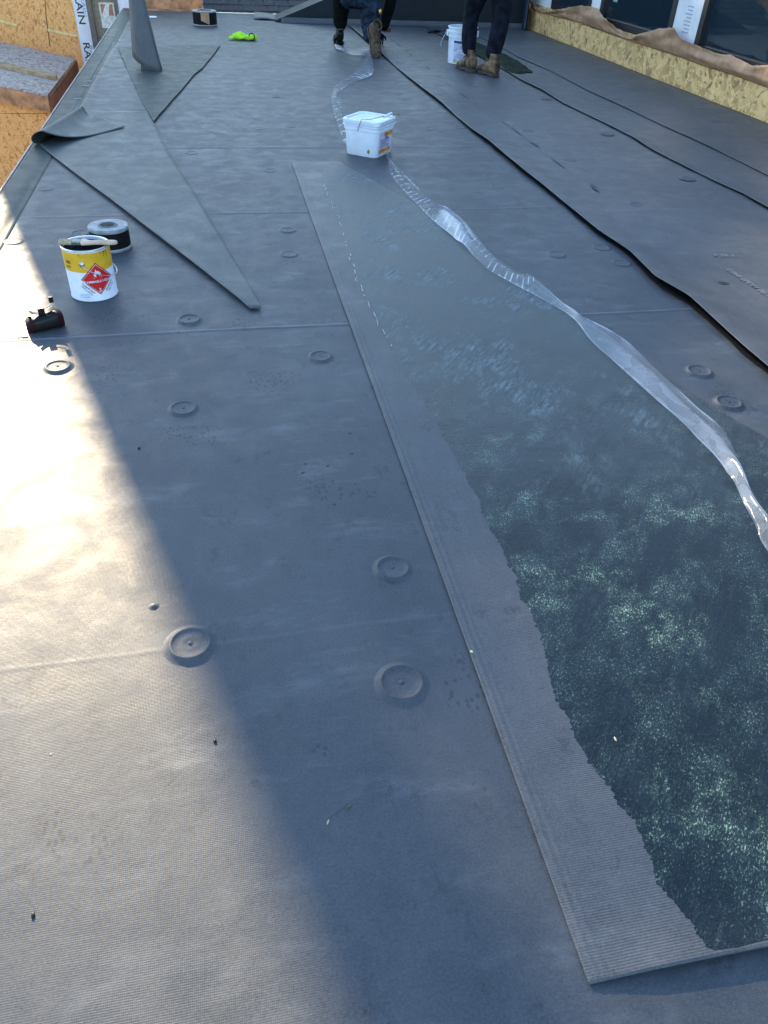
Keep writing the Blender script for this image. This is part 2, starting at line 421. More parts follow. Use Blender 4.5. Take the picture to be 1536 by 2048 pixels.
# printing on the wrap between the windows
def wall_text(body, size, y, z, parent, m, vertical=True, x=4.2705):
    t = text_bm(body, size)
    mapv(t, lambda c: Vector((x, y-c.y, z-c.x)) if vertical else Vector((x, y-c.x, z+c.y)))
    return obj('printed_text', t, m, parent)
wall_text('RAIN  RAIN', .085, 7.245, .95, wall, INK)
wall_text('RAIN  RAIN', .10, 9.345, .90, wall, INK)
wall_text('RAIN  RAIN', .07, 9.48, .88, wall, INK)
bm = bmesh.new()
for i in range(8):
    zz = .62-.028*i; box(bm, (4.2695, 7.36, zz), (4.2712, 7.36+random.uniform(.08, .15), zz+.009))
obj('printed_lines', bm, GREYINK, wall)
bm = bmesh.new(); box(bm, (4.2985, 8.98, .52), (4.2995, 9.08, .70)); obj('window_sticker', bm, plain('green_sticker', (.25, .38, .36), .5), wall)

# brown paper flap
top = [(1060, -8), (1078, 12), (1098, 24), (1135, 17), (1171, 11), (1195, 15), (1200, 23), (1222, 38), (1242, 57), (1265, 78), (1290, 68), (1322, 58), (1345, 55), (1362, 57), (1369, 76), (1400, 92), (1440, 107), (1470, 112), (1490, 124), (1512, 131), (1536, 130), (1580, 128), (1640, 165)]
bot = [(1062, 16), (1075, 25), (1160, 46), (1265, 85), (1328, 104), (1400, 130), (1470, 152), (1536, 177), (1620, 208), (1700, 236)]
tz = sorted([(onX(px, py, 4.21).y, onX(px, py, 4.21).z) for px, py in top]); bz = sorted([(onX(px, py, 4.21).y, onX(px, py, 4.21).z) for px, py in bot])
for lst, z0 in ((tz, .38), (bz, .232)):
    for k in range(9): lst.insert(0, (5.2-k*.8, z0+(.07*math.sin(k*2.1) if z0 > .3 else 0)))
bm = bmesh.new()
y0, y1 = -1.9, 11.3
def paper(u, v):
    y = y0+(y1-y0)*u; a = interp(bz, y)+.004*fbm(y*5, 1); b = interp(tz, y)+.01*fbm(y*9, 5)
    z = a+(b-a)*v; d = .012+.05*v*(1-.4*v)*(1+1.6*fbm(y*2.2, v*1.5, 9, 3))+.025*abs(fbm(y*1.3+v, 4, 2, 2))
    return Vector((4.222-max(.006, d)*min(1, v*3+.25), y, z))
grid(bm, 520, 10, paper)
solid(tag(obj('brown_paper_flap', bm, KRAFT, smooth=True), 'crumpled brown paper flap hanging over the sill above the strand board', 'paper'), .0012)

# far dark curb wall clad in membrane, with a raking left end
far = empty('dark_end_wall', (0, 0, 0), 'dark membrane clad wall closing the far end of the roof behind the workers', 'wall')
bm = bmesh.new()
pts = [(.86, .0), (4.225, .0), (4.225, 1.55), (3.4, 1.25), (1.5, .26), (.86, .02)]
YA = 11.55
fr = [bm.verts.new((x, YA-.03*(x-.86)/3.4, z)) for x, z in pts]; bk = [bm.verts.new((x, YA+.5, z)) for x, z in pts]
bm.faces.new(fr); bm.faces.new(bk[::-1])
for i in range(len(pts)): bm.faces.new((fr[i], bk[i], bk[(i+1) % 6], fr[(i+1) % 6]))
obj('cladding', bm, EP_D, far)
bm = bmesh.new()
grid(bm, 60, 6, lambda u, v: Vector((.93+3.29*u, YA-.035-.05*(1-v)**2-.012*u+.008*fbm(u*9, v), .003+.055*v**1.6+.004*fbm(u*14, 3))))
solid(obj('turned_up_skirt', bm, EP_R, far, smooth=True), .002)
bm = bmesh.new()
grid(bm, 12, 24, lambda u, v: Vector((4.215-.02-.03*math.sin(u*9)*(1-.3*v)-.16*(1-u)*.6, 11.12+.33*u, .0+1.5*v)))
solid(obj('hanging_drape', bm, plain('blue_black_drape', (.014, .03, .055), .5, bump=.006, bsc=12), far, smooth=True), .002)
# loose fold lying at its foot
bm = bmesh.new()
def fold(u, v):
    a = G(508, 40).lerp(G(605, 44), u); b = G(512, 27).lerp(G(600, 35), u)
    p = a.lerp(b, v); p.z = .006+.05*math.sin(PI*min(1, v*1.2))*(1-u)**1.5+.012*abs(math.sin(u*7)); return p
grid(bm, 30, 10, fold)
solid(tag(obj('loose_membrane_fold', bm, EP_R, smooth=True), 'loose grey membrane fold curling up at the left foot of the dark end wall', 'roofing sheet'), .002)

# shingled slope beyond the end of the deck
shr = empty('shingle_roof', (0, 0, 0), 'dark shingled roof slope rising behind the far end of the flat roof', 'roof')
bm = bmesh.new()
for r in range(26):
    y = 12.47+.125*r; z = .02+.058*r; x = -.10+(.0 if r > 1 else .06)
    off = random.uniform(0, .3)
    while x < 6.5:
        wd = random.uniform(.15, .34); e = min(6.5, x+wd)
        t = random.uniform(.008, .014)
        vs = [(x+.003, y-random.uniform(0, .012), z+t), (e-.003, y-random.uniform(0, .012), z+t), (e-.003, y+.14, z+t+.06), (x+.003, y+.14, z+t+.06)]
        lo = [(p[0], p[1], p[2]-.012) for p in vs]
        A = [bm.verts.new(p) for p in vs]; B = [bm.verts.new(p) for p in lo]
        bm.faces.new(A); bm.faces.new((A[0], B[0], B[1], A[1])); bm.faces.new((A[1], B[1], B[2], A[2])); bm.faces.new((A[3], B[3], B[0], A[0]))
        x = e
obj('shingles', bm, SHING, shr)
bm = bmesh.new(); poly(bm, [(-.05, 12.47, .0), (6.5, 12.47, .0), (6.5, 15.7, 1.49), (-.05, 15.7, 1.49)]); obj('deck_board', bm, OSB_G, shr)
part('end_fascia', [((-1.10, 12.46, -.22), (-.06, 12.50, .02))], LUMBER_O, shr)
part('tan_sheathing', [((-1.25, 13.4, -.6), (-.02, 13.45, .9))], OSB_O, shr)

# unseen screen added beyond the shingled roof only to throw the shade
HY = 15.75; hx0 = .148-.303*HY
sc_ = empty('added_shade_screen', (0, 0, 0), 'tall scaffold hung with pale blue sheeting beyond the shingled roof, shading the deck', 'scaffold')
m = NT('added_blue_sheet'); v = m.geo()  # added translucent blue, set to brighten the reflections on the roof
df = m.n('ShaderNodeBsdfDiffuse'); df.inputs[0].default_value = (.62, .72, .85, 1)
tl = m.n('ShaderNodeBsdfTranslucent'); tl.inputs[0].default_value = (.42, .66, .98, 1)
m.l(m.bump(m.noise(v, .9, 4), .3, .6), df.inputs['Normal'])
ms = m.n('ShaderNodeMixShader'); ms.inputs[0].default_value = .8; m.l(df.outputs[0], ms.inputs[1]); m.l(tl.outputs[0], ms.inputs[2]); m.l(ms.outputs[0], m.out.inputs['Surface'])
SHEETM = m.m
def ztop(x): return 7.35 if x < -4.28 else 6.68-.385*(x+4.28)
bm = bmesh.new(); XS = [hx0, -4.285, -4.28]+[-4+.5*k for k in range(28)]
for a, b in zip(XS, XS[1:]): poly(bm, [(a, HY, -3.3), (b, HY, -3.3), (b, HY, ztop(b)), (a, HY, ztop(a))])
bmesh.ops.remove_doubles(bm, verts=bm.verts, dist=1e-4)
obj('shade_sheet', bm, SHEETM, sc_)
m = NT('sun_leak_netting'); v = m.geo(); x, y, z = m.xyz(v)  # added layer whose density lets part of the sun through
hgt = m.math('SUBTRACT', z, m.math('SUBTRACT', 5.032, m.math('MULTIPLY', x, .385)))
dens = m.math('ADD', m.mr(hgt, 0, .28, 1.0, .72), m.mr(m.noise(v, 1.6, 4, .6), .3, .7, -.10, .10))
dens = m.math('MINIMUM', dens, 1.0)
tr = m.n('ShaderNodeBsdfTransparent'); df = m.n('ShaderNodeBsdfTranslucent'); df.inputs[0].default_value = (.16, .24, .36, 1)
ms = m.n('ShaderNodeMixShader'); m.l(dens, ms.inputs[0]); m.l(tr.outputs[0], ms.inputs[1]); m.l(df.outputs[0], ms.inputs[2]); m.l(ms.outputs[0], m.out.inputs['Surface'])
bm = bmesh.new()
for a, b in zip(XS[2:], XS[3:]): poly(bm, [(a, HY+.01, ztop(a)-.02), (b, HY+.01, ztop(b)-.02), (b, HY+.01, 8.2), (a, HY+.01, 8.2)])
obj('sun_leak_net', bm, m.m, sc_)
bm = bmesh.new()
for k in range(8): tube(bm, [(hx0+.03+1.95*k, HY+.08, -3.3), (hx0+.03+1.95*k, HY+.08, 8.3 if k else 7.4)], .025, 8)
obj('screen_poles', bm, STEEL, sc_)

# left neighbour of orange strand board
lh = empty('strand_board_house', (0, 0, 0), 'unfinished orange strand board house seen over the left roof edge', 'building')
LY = 12.95
def L(px, py, Y=LY): return onY(px, py, Y)
xr = L(152, 40).x; xr2 = L(176, 100).x
part('wall', [((-7, LY, -3.3), (xr-.0, LY+.2, 1.9))], OSB_O, lh)
bm = bmesh.new()     # panel joints, drawn as thin dark brown lines
for p, q in (((88, -30), (92, 30)), ((92, 30), (100, 92))):
    a = L(*p); b = L(*q); tube(bm, [(a.x, LY-.001, a.z), (b.x, LY-.001, b.z)], .006, 5)
obj('panel_joint', bm, plain('dark_panel_joint', (.16, .08, .035), .9), lh)
for p, q in (((-40, 30), (34, 51)), ((96, 60), (156, 72))):
    a = L(*p); b = L(*q); bm = bmesh.new(); d = (b-a).normalized(); n_ = Vector((-d.z, 0, d.x))*.014
    for s in (0,):
        vs = [Vector((a.x, LY, a.z))+n_, Vector((b.x, LY, b.z))+n_, Vector((b.x, LY, b.z))-n_, Vector((a.x, LY, a.z))-n_]
        f0 = [bm.verts.new(v_+Vector((0, -.014, 0))) for v_ in vs]; f1 = [bm.verts.new(v_+Vector((0, -.001, 0))) for v_ in vs]
        bm.faces.new(f0)
        for i in range(4): bm.faces.new((f0[i], f1[i], f1[(i+1) % 4], f0[(i+1) % 4]))
    obj('pale_batten', bm, plain('pale_spacer_strip', (.85, .68, .30), .6), lh)
# wrapped corner strip and window
part('corner_wrap', [((xr-.0, LY-.012, -3.3), (xr+.17, LY+.2, 1.9))], WRAP, lh)
for zc in (-.05, -.62, .5):
    t = text_bm('RAIN', .20); mapv(t, lambda c: Vector((xr+.075+c.y*.62, LY-.0145, zc+(-c.x)*.8))); obj('printed_text', t, INK, lh)
    t = text_bm('RAIN', .13); mapv(t, lambda c: Vector((xr+.135+c.y*.5, LY-.0145, zc+.03+(-c.x)*.8))); obj('printed_text', t, GREYINK, lh)
wx0 = xr+.171; wx1 = L(236, 10).x
wf = part('window', [((wx0, LY-.03, -1.3), (wx0+.07, LY+.1, .10)), ((wx1-.05, LY-.03, -1.3), (wx1, LY+.1, .10)), ((wx0, LY-.03, .101), (wx1, LY+.1, .16)), ((wx0, LY-.03, -1.36), (wx1, LY+.1, -1.301)), ((wx0+.071, LY-.02, -.42), (wx1-.051, LY+.08, -.39))], FRAMEB, lh, .003)
part('interior_board', [((wx0+.07, LY+.05, -1.3), (wx1-.05, LY+.06, .10))], TAN, wf)
part('sticker', [((wx0+.16, LY+.036, -.27), (wx0+.36, LY+.045, .03))], plain('white_sticker', (.75, .74, .68), .6), wf)
bm = bmesh.new()
poly(bm, [(wx0+.18, LY+.034, -.12), (wx0+.18, LY+.034, .01), (wx0+.25, LY+.034, .01)]); poly(bm, [(wx0+.27, LY+.034, -.12), (wx0+.34, LY+.034, -.12), (wx0+.34, LY+.034, .01), (wx0+.30, LY+.034, .01)])
obj('sticker_print', bm, plain('salmon_print', (.45, .2, .13), .6), wf)
part('side_wrap', [((wx1+.001, LY-.01, -3.3), (wx1+.16, LY+.2, .8))], WRAP, lh)
part('side_wall', [((wx1+.161, LY-.01, -3.3), (-.02, LY+.2, .8))], LUMBER_O, lh)
# sloping box roof that sticks out of it
BX = -1.8
q = {k: onY(*p, Y) for k, p, Y in (('fr', (95, 190), 9.83), ('fl', (-60, 157), 9.83), ('br', (150, 122), 12.25), ('bl', (-60, 78), 12.25))}
fR = Vector((BX, 9.83, -.55)); slope = (q['fl'].z-q['fr'].z)/(q['fl'].x-q['fr'].x)
def zt(x): return -.55+slope*(x-BX)
bm = bmesh.new(); XL = -4.5
poly(bm, [(BX, 9.83, zt(BX)), (BX, 12.3, zt(BX)), (XL, 12.3, zt(XL)), (XL, 9.83, zt(XL))])
solid(obj('box_roof_board', bm, OSB_G, lh), .018, -1)
bm = bmesh.new(); z0 = .005
for yy in (10.65,):
    vs = [(BX-.02, yy, zt(BX)+.001), (XL, yy, zt(XL)+.001), (XL, yy+.14, zt(XL)+.001), (BX-.02, yy+.14, zt(BX)+.001)]
    a = [bm.verts.new(v_) for v_ in vs]; b = [bm.verts.new((v_[0], v_[1], v_[2]+.05)) for v_ in vs]
    bm.faces.new(b)
    for i in range(4): bm.faces.new((a[i], b[i], b[(i+1) % 4], a[(i+1) % 4]))
obj('nailed_stud', bm, LUMBER, lh)
bm = bmesh.new()
for x0_, x1_, d0, d1, yy in ((BX, XL, .02, .17, 9.835),):
    vs = [(x0_, yy, zt(x0_)-d0), (x1_, yy, zt(x1_)-d0), (x1_, yy, zt(x1_)-d1), (x0_, yy, zt(x0_)-d1)]; poly(bm, vs)
solid(obj('fascia', bm, LUMBER_O, lh), .02)
bm = bmesh.new(); poly(bm, [(BX+.001, 9.83, -.57), (BX+.001, 12.3, -.57), (BX+.001, 12.3, -.74), (BX+.001, 9.83, -.74)]); solid(obj('side_fascia', bm, LUMBER_D, lh), .02, -1)
part('lower_wall', [((-7, 9.90, -3.3), (BX-.02, 12.9, -.75))], OSB_O, lh)
bm = bmesh.new(); poly(bm, [(BX-.02, 9.9, -.745), (XL, 9.9, -.745), (XL, 9.9, zt(XL)-.1), (BX-.02, 9.9, -.6)]); obj('gable_board', bm, OSB_O, lh)

# ------------------------------------------------------------------ membrane sheets on the deck
def strip_right(y):
    return interp([(.34, 1.98), (.9, 1.86), (1.3, 1.68), (1.63, 1.545), (2.09, 1.388), (2.9, 1.24), (3.777, 1.045), (4.3, .87), (4.75, .72)], y)
def strip_z(x, y):
    z = .0052
    for c, hgt in ((.430, .0014), (.444, .0011)):
        z += hgt*math.exp(-((x-c-.0015*math.sin(y*2.1))/.0032)**2)
    lift = max(0, 1-(y-.342)/.10)
    z += lift**2*(.005+.007*max(0, math.sin((x-.40)*4.5)))*min(1, max(0, x-.42)*14)
    return z
bm = bmesh.new()
ysr = [.342+.006*i for i in range(18)]+[.45+.04*i for i in range(108)]
ysr = [y for y in ysr if y < 4.78]+[4.785]
xf = [0, .004, .008, .011, .014, .017, .021, .024, .028, .031, .035, .04]
rows = []
for y in ysr:
    R_ = strip_right(y) if y < 4.75 else .715
    xs = [.416+.002*math.sin(y*1.3)+a for a in xf]+[.456+(R_-.456)*(k+1)/28 for k in range(28)]
    rows.append([bm.verts.new((x, y-.010*(x-.416)*(1 if y < .36 else 0), strip_z(x, y))) for x in xs])
for a, b in zip(rows, rows[1:]):
    for k in range(len(a)-1): bm.faces.new((a[k], a[k+1], b[k+1], b[k]))
o = solid(obj('seam_strip_sheet', bm, EP_S, smooth=True), .0014, -1)
tag(o, 'long ribbed grey membrane sheet with a square near corner, half covered in wet adhesive', 'roofing sheet')

# wet adhesive coat on that sheet
lp = [(640, 350), (650, 372), (662, 405), (681, 445), (697, 500), (716, 560), (740, 610), (762, 655), (790, 700), (812, 745), (842, 790), (872, 850), (902, 900), (930, 950), (958, 1010), (1005, 1100), (1022, 1140), (1052, 1220), (1088, 1300), (1112, 1380), (1150, 1470), (1196, 1545), (1262, 1632), (1290, 1700), (1320, 1760), (1370, 1830), (1425, 1908), (1450, 1935)]
gl = sorted([(G(px, py, .006).y, G(px, py, .006).x) for px, py in lp])
def adh(name, mat, step=.0035, nx=40):
    bm = bmesh.new(); rows = []; y = .349
    while y < 4.62:
        jl = .012*fbm(y*16, 1.3, 0, 6)+.008*mn.noise(Vector((y*150, 7, 0)))+.004*mn.noise(Vector((y*400, 3, 0)))
        xl = interp(gl, y)+jl*(1 if y < 3 else .6); R_ = strip_right(y)-.006+.003*mn.noise(Vector((y*90, 2, 0)))
        if y > 4.45: xl += (y-4.45)*.3; R_ = min(R_, .80+(4.6-y)*.6)
        if y < .42:
            xl += .0
        row = []
        for k in range(nx+1):
            x = xl+(R_-xl)*k/nx
            edge = min(1, (x-xl)/.012)
            yy = y
            if y < .356: yy = y+.0035*fbm(x*70, 3, 0, 4)
            row.append(bm.verts.new((x, yy, strip_z(x, max(y, .345))+.0005*edge+.0002+.0002*fbm(x*60, y*60, 0, 2)*edge)))
        rows.append(row); y += step
    for a, b in zip(rows, rows[1:]):
        for k in range(nx): bm.faces.new((a[k], a[k+1], b[k+1], b[k]))
    return obj(name, bm, mat, smooth=True)
m = NT('wet_bonding_adhesive'); v = m.geo(); x, y, z = m.xyz(v)
flow = m.noise(v, 3.0, 6, .65, 1.5)
streak = m.n('ShaderNodeVectorRotate'); streak.inputs['Angle'].default_value = .7; streak.inputs['Axis'].default_value = (0, 0, 1); m.l(v, streak.inputs[0])
gr = m.noise(m.scale(streak.outputs[0], (1, .42, 1)), 330, 3, .8, .25)
swirl = m.noise(m.scale(v, (1, 1, 1)), 26, 7, .78, 2.2)
gr2 = m.noise(v, 210, 3, .7, .2)
st2 = m.noise(m.scale(streak.outputs[0], (1, .10, 1)), 120, 4, .7, .1)          # brush lines
cloud = m.noise(v, 4.2, 9, .72, .35); cloud2 = m.noise(m.scale(streak.outputs[0], (1, .5, 1)), 11, 7, .72, .2)
patch = m.mr(m.math('ADD', m.math('MULTIPLY', cloud, .65), m.math('MULTIPLY', cloud2, .35)), .50, .63)
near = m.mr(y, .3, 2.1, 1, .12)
c = m.mix(m.mr(flow, .3, .7), (.0015, .005, .007), (.006, .014, .017))
c = m.mix(m.mr(cloud2, .40, .75, 0, .7), c, (.020, .036, .040))
c = m.mix(m.math('MULTIPLY', m.mr(st2, .5, .7), m.mr(cloud, .4, .6, .1, .5)), c, (.030, .048, .050))
thin = m.math('MULTIPLY', m.math('MULTIPLY', patch, near), m.mr(gr2, .38, .66))
c = m.mix(m.math('MULTIPLY', thin, .38), c, (.17, .27, .15))
c = m.mix(m.math('MULTIPLY', m.math('MULTIPLY', m.mr(m.math('ABSOLUTE', m.math('SUBTRACT', swirl, .5)), 0, .012, 1, 0), m.mr(gr, .42, .6)), m.mr(cloud2, .42, .6, .12, .6)), c, (.14, .22, .17))
glint_specks = m.math('MULTIPLY', m.mr(m.math('ADD', gr, m.math('MULTIPLY', patch, .055)), .585, .635), m.math('ADD', m.mr(cloud2, .42, .64, .07, .5), m.math('MULTIPLY', patch, .75)))
c = m.mix(m.math('MULTIPLY', glint_specks, m.mr(y, .3, 2.6, 1, .3)), c, (.46, .60, .40))  # fine glints on the wet coat, painted into its colour
glint_dots = m.math('MULTIPLY', m.mr(m.vor(v, 250), 0, .12, 1, 0), m.mr(m.noise(v, 43, 2), .50, .60))
c = m.mix(m.math('MULTIPLY', glint_dots, .8), c, (.62, .74, .66))  # brighter dots of glint, also painted as colour
# paler, duller coat further from the camera, with scuffed pale wipes
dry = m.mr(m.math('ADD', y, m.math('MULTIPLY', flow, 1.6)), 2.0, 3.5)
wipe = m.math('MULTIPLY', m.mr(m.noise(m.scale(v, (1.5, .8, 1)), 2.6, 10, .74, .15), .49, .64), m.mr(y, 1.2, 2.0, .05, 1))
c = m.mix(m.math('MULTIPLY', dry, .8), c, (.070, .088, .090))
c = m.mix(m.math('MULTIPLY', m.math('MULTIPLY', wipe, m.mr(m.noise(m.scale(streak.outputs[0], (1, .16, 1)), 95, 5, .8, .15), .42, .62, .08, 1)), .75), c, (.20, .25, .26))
m.l(c, m.p.inputs['Base Color'])
m.p.inputs['Specular IOR Level'].default_value = .34
m.l(m.math('ADD', m.mr(dry, 0, 1, .20, .46), m.math('MULTIPLY', wipe, .15)), m.p.inputs['Roughness'])
hh = m.math('ADD', m.math('MULTIPLY', gr, .4), m.math('ADD', m.math('MULTIPLY', gr2, .5), m.math('MULTIPLY', st2, .5)))
b1 = m.bump(hh, .0020, .8); b2 = m.bump(m.noise(v, 60, 4, .65, .3), .0018, .5, b1); b3 = m.bump(flow, .006, .4, b2)
m.l(b3, m.p.inputs['Normal'])
ADH = m.m
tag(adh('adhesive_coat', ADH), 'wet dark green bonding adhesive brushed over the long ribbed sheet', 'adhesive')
# pale dried bead along its edge
bead = empty('dried_adhesive_bead', (interp(gl, 3), 3.0, .008), 'thin broken white bead of dried glue along the left edge of the adhesive', 'adhesive')
DWG = plain('dried_white_glue', (.75, .78, .76), .5); yq = 2.25
while yq < 4.3:
    ln = random.uniform(.012, .08)
    if random.random() < .72:
        pts = []; bm = bmesh.new()
        for k in range(5):
            yy = yq+ln*k/4; pts.append(Vector((interp(gl, yy)+.012*fbm(yy*14, 2)-.003+random.uniform(-.002, .002), yy, .0085))-bead.location)
        tube(bm, pts, [.0003, random.uniform(.0005, .0014), random.uniform(.0006, .0015), random.uniform(.0004, .0012), .0003], 5)
        obj('bead', bm, DWG, bead, smooth=True)
    yq += ln+random.uniform(.003, .04)

# right-hand loose sheets with lifted black edges
def edge_list(pts, z=.0):
    return sorted([(G(px, py, z).y, G(px, py, z).x) for px, py in pts])
A_ = [(699, 50), (726, 74), (772, 113), (800, 138), (840, 171), (883, 204), (909, 226), (941, 255), (978, 282), (1010, 309), (1047, 340), (1087, 370), (1135, 408), (1193, 458), (1260, 505), (1308, 555), (1375, 596), (1452, 662), (1490, 696), (1536, 734)]
C_ = [(925, 96), (952, 110), (995, 132), (1041, 160), (1085, 182), (1127, 208), (1176, 231), (1218, 252), (1264, 275), (1303, 300), (1370, 334), (1432, 365), (1485, 389), (1536, 418)]
D_ = [(1010, 100), (1036, 115), (1101, 143), (1173, 181), (1248, 215), (1329, 254), (1394, 283), (1430, 300), (1536, 353)]
def ext(lst, y0, y1):
    return [(y0, lst[0][1])]+lst+[(y1, lst[-1][1])]
def liftA(y):
    w_ = interp([(0, .022), (2.0, .024), (2.6, .034), (3.2, .026), (3.9, .016), (4.4, .026), (5.2, .024), (6.0, .010), (6.6, .022), (7.5, .014), (8.4, .006), (9.2, .020), (10.3, .024), (11.4, .012)], y)
    return w_*.85+.003*fbm(y*2.4, 3, 0, 2)
def liftC(y): return .009+.004*fbm(y*1.2, 8, 0, 2)
def liftD(y): return .004+.002*fbm(y*1.1, 11, 0, 2)
def sheet(name, el, lift, zb, x1f, mat, label, ny=300, curl=.20, th=.0022, lip=True):
    e = ext(el, 1.2, 11.38); bm = bmesh.new(); rows = []
    us = [0, .004, .01, .018, .03, .045, .065, .09, .12, .16, .2]
    for j in range(ny+1):
        y = 1.2+(11.38-1.2)*j/ny; xe = interp(e, y)+.002*fbm(y*2, zb*99, 0, 2); L_ = lift(y); x1 = x1f(y)
        xs = [xe+u for u in us]+[xe+.2+(x1-xe-.2)*(k+1)/14 for k in range(14)]
        row = []
        for x in xs:
            t = max(0, 1-(x-xe)/curl)
            row.append(bm.verts.new((x, y, zb+L_*t*t*(3-2*t)+.0006*fbm(x*2, y*2, 4, 2)+(.004*max(0, fbm(x*1.2, y*1.2, 6, 2)) if x-xe > .1 else 0))))
        rows.append(row)
    for a, b in zip(rows, rows[1:]):
        for k in range(len(a)-1): bm.faces.new((a[k], a[k+1], b[k+1], b[k]))
    return tag(solid(obj(name, bm, mat, smooth=True), th, 1), label, 'roofing sheet')
eA = edge_list(A_, .022); eC = edge_list(C_, .012); eD = edge_list(D_, .012)
sA = sheet('loose_membrane_sheet', eA, liftA, .004, lambda y: 4.224, EP_R, 'wide loose membrane sheet whose wavy lifted edge shows a thick black gap')
sC = sheet('loose_membrane_sheet', eC, liftC, .0085, lambda y: 4.222, EP_R, 'loose membrane sheet with a thin black edge running from the white bucket to the right', curl=.1)
sD = sheet('loose_membrane_sheet', eD, liftD, .0135, lambda y: 4.220, EP_R, 'narrow membrane sheet lying closest to the strand board knee wall', curl=.06)
# dark strip on the deck: gap shade under lifted edges painted in, with glue
BG = plain('black_glue_gap_shade', (.004, .006, .007), .5, var=.4, sc=30)
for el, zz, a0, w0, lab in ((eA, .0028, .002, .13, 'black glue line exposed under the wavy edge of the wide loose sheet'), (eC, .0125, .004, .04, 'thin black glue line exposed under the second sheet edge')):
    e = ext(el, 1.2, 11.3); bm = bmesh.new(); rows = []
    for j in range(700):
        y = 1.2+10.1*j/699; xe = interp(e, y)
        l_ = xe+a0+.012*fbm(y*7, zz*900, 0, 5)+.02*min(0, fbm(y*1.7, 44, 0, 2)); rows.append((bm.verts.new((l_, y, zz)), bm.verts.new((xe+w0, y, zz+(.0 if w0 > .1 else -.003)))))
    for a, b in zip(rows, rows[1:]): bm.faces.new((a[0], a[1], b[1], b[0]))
    tag(obj('black_gap_strip', bm, BG), lab, 'adhesive')
# dark glue smear dashes on the wide sheet
B_ = [(772, 70), (800, 92), (830, 115), (870, 148), (905, 176), (925, 190), (950, 207), (985, 228), (1015, 250), (1060, 283), (1084, 300), (1110, 323), (1130, 337), (1163, 352), (1200, 385)]
eB = edge_list(B_, .006); y = eB[0][0]
SMR = plain('dark_smear', (.022, .026, .03), .6)
while y < eB[-1][0]:
    ln = random.uniform(.08, .35)
    if random.random() < .8:
        n_ = 8; Lr = []; wd = random.choice([.004, .006, .011, .016]); bm = bmesh.new()
        for k in range(n_+1):
            yy = y+ln*k/n_; xx = interp(eB, yy)+.008*fbm(yy*5, 2); ww = wd*math.sin(PI*(k+.3)/(n_+.6))
            Lr.append((bm.verts.new((xx-ww, yy, .0105)), bm.verts.new((xx+ww*.6, yy, .0106))))
        for a, b in zip(Lr, Lr[1:]): bm.faces.new((a[0], a[1], b[1], b[0]))
        obj('adhesive_smear', bm, SMR, sA)
    y += ln+random.uniform(.02, .3)
# printed lot marks on the wide sheet
for body, p, q_ in (('0.060 EPDM 06-15', (1455, 540), (1545, 600)), ('4 29 7', (1425, 512), (1470, 514))):
    a = G(*p, .006); b = G(*q_, .006); d = (b-a).normalized(); n2 = Vector((-d.y, d.x, 0)); c0 = (a+b)/2
    t = text_bm(body, .040); ww = max(v_.co.x for v_ in t.verts)-min(v_.co.x for v_ in t.verts); k = (b-a).length/ww
    mapv(t, lambda c: Vector((*(c0+d*c.x*k+n2*c.y)[:2], .0112))); obj('printed_marks', t, plain('faint_print', (.20, .21, .23), .6), sA)

# wet adhesive by the bucket
bm = bmesh.new()
pp = [(884, 66), (905, 64), (935, 76), (957, 86), (985, 97), (1010, 108), (1040, 124), (1066, 144), (1045, 146), (1022, 146), (1000, 134), (975, 120), (952, 109), (925, 96), (900, 82)]
pts = []
for i in range(len(pp)):
    a = G(*pp[i], .0185); b = G(*pp[(i+1) % len(pp)], .0185)
    for k in range(8):
        p = a.lerp(b, k/8); p.x += .012*fbm(p.x*20, p.y*20); p.y += .012*fbm(p.x*20, p.y*20, 5); pts.append((p.x, p.y, .0195))
poly(bm, pts)
tag(solid(obj('adhesive_patch', bm, plain('wet_dark_glue', (.012, .030, .018), .75, var=.5, sc=22, bump=.004, bsc=60, Specular_IOR_Level=.08)), .002, 1), 'narrow patch of wet green adhesive on the deck behind the tan boots', 'adhesive')

# ------------------------------------------------------------------ left cut sheets
def lerp3(a, b, t): return a+(b-a)*t
# under-sheet between curb and triangle
bm = bmesh.new()
TR = [(231, 93), (241, 111), (260, 153), (283, 202), (305, 243), (342, 313), (394, 394), (435, 465), (480, 541), (521, 612)]
eR = sorted([(G(px, py, .008).y, G(px, py, .008).x) for px, py in TR])
TL = [(500, 616), (400, 538), (300, 461), (221, 399), (160, 354), (107, 313), (78, 289)]
eL = sorted([(G(px, py, .012).y, G(px, py, .012).x) for px, py in TL])
yt0 = eL[0][0]; yt1 = eL[-1][0]
ytR = G(283, 213, .012)
bm = bmesh.new(); NN = 120
rows = []
tl2 = G(186, 222, .012)
def left_x(y):
    if y <= yt1: return interp(eL, y)
    return interp([(yt1, eL[-1][1]), (tl2.y, tl2.x)], y)
for j in range(NN+1):
    y = yt0+(tl2.y-yt0)*j/NN
    xl = left_x(y); xr_ = interp(eR, y)
    row = []
    for k in range(21):
        f = k/20; x = lerp3(xl, xr_, f); z = .009
        d = min((x-xl), .08)/.08
        z += (1-d)**2*(.006+.003*math.sin(y*2.3))*(1 if j > 3 else j/3)
        row.append(bm.verts.new((x, y, z+.003*math.sin(PI*f)*(1+math.sin(y*2)))))
    rows.append(row)
for a, b in zip(rows, rows[1:]):
    for k in range(20): bm.faces.new((a[k], a[k+1], b[k+1], b[k]))
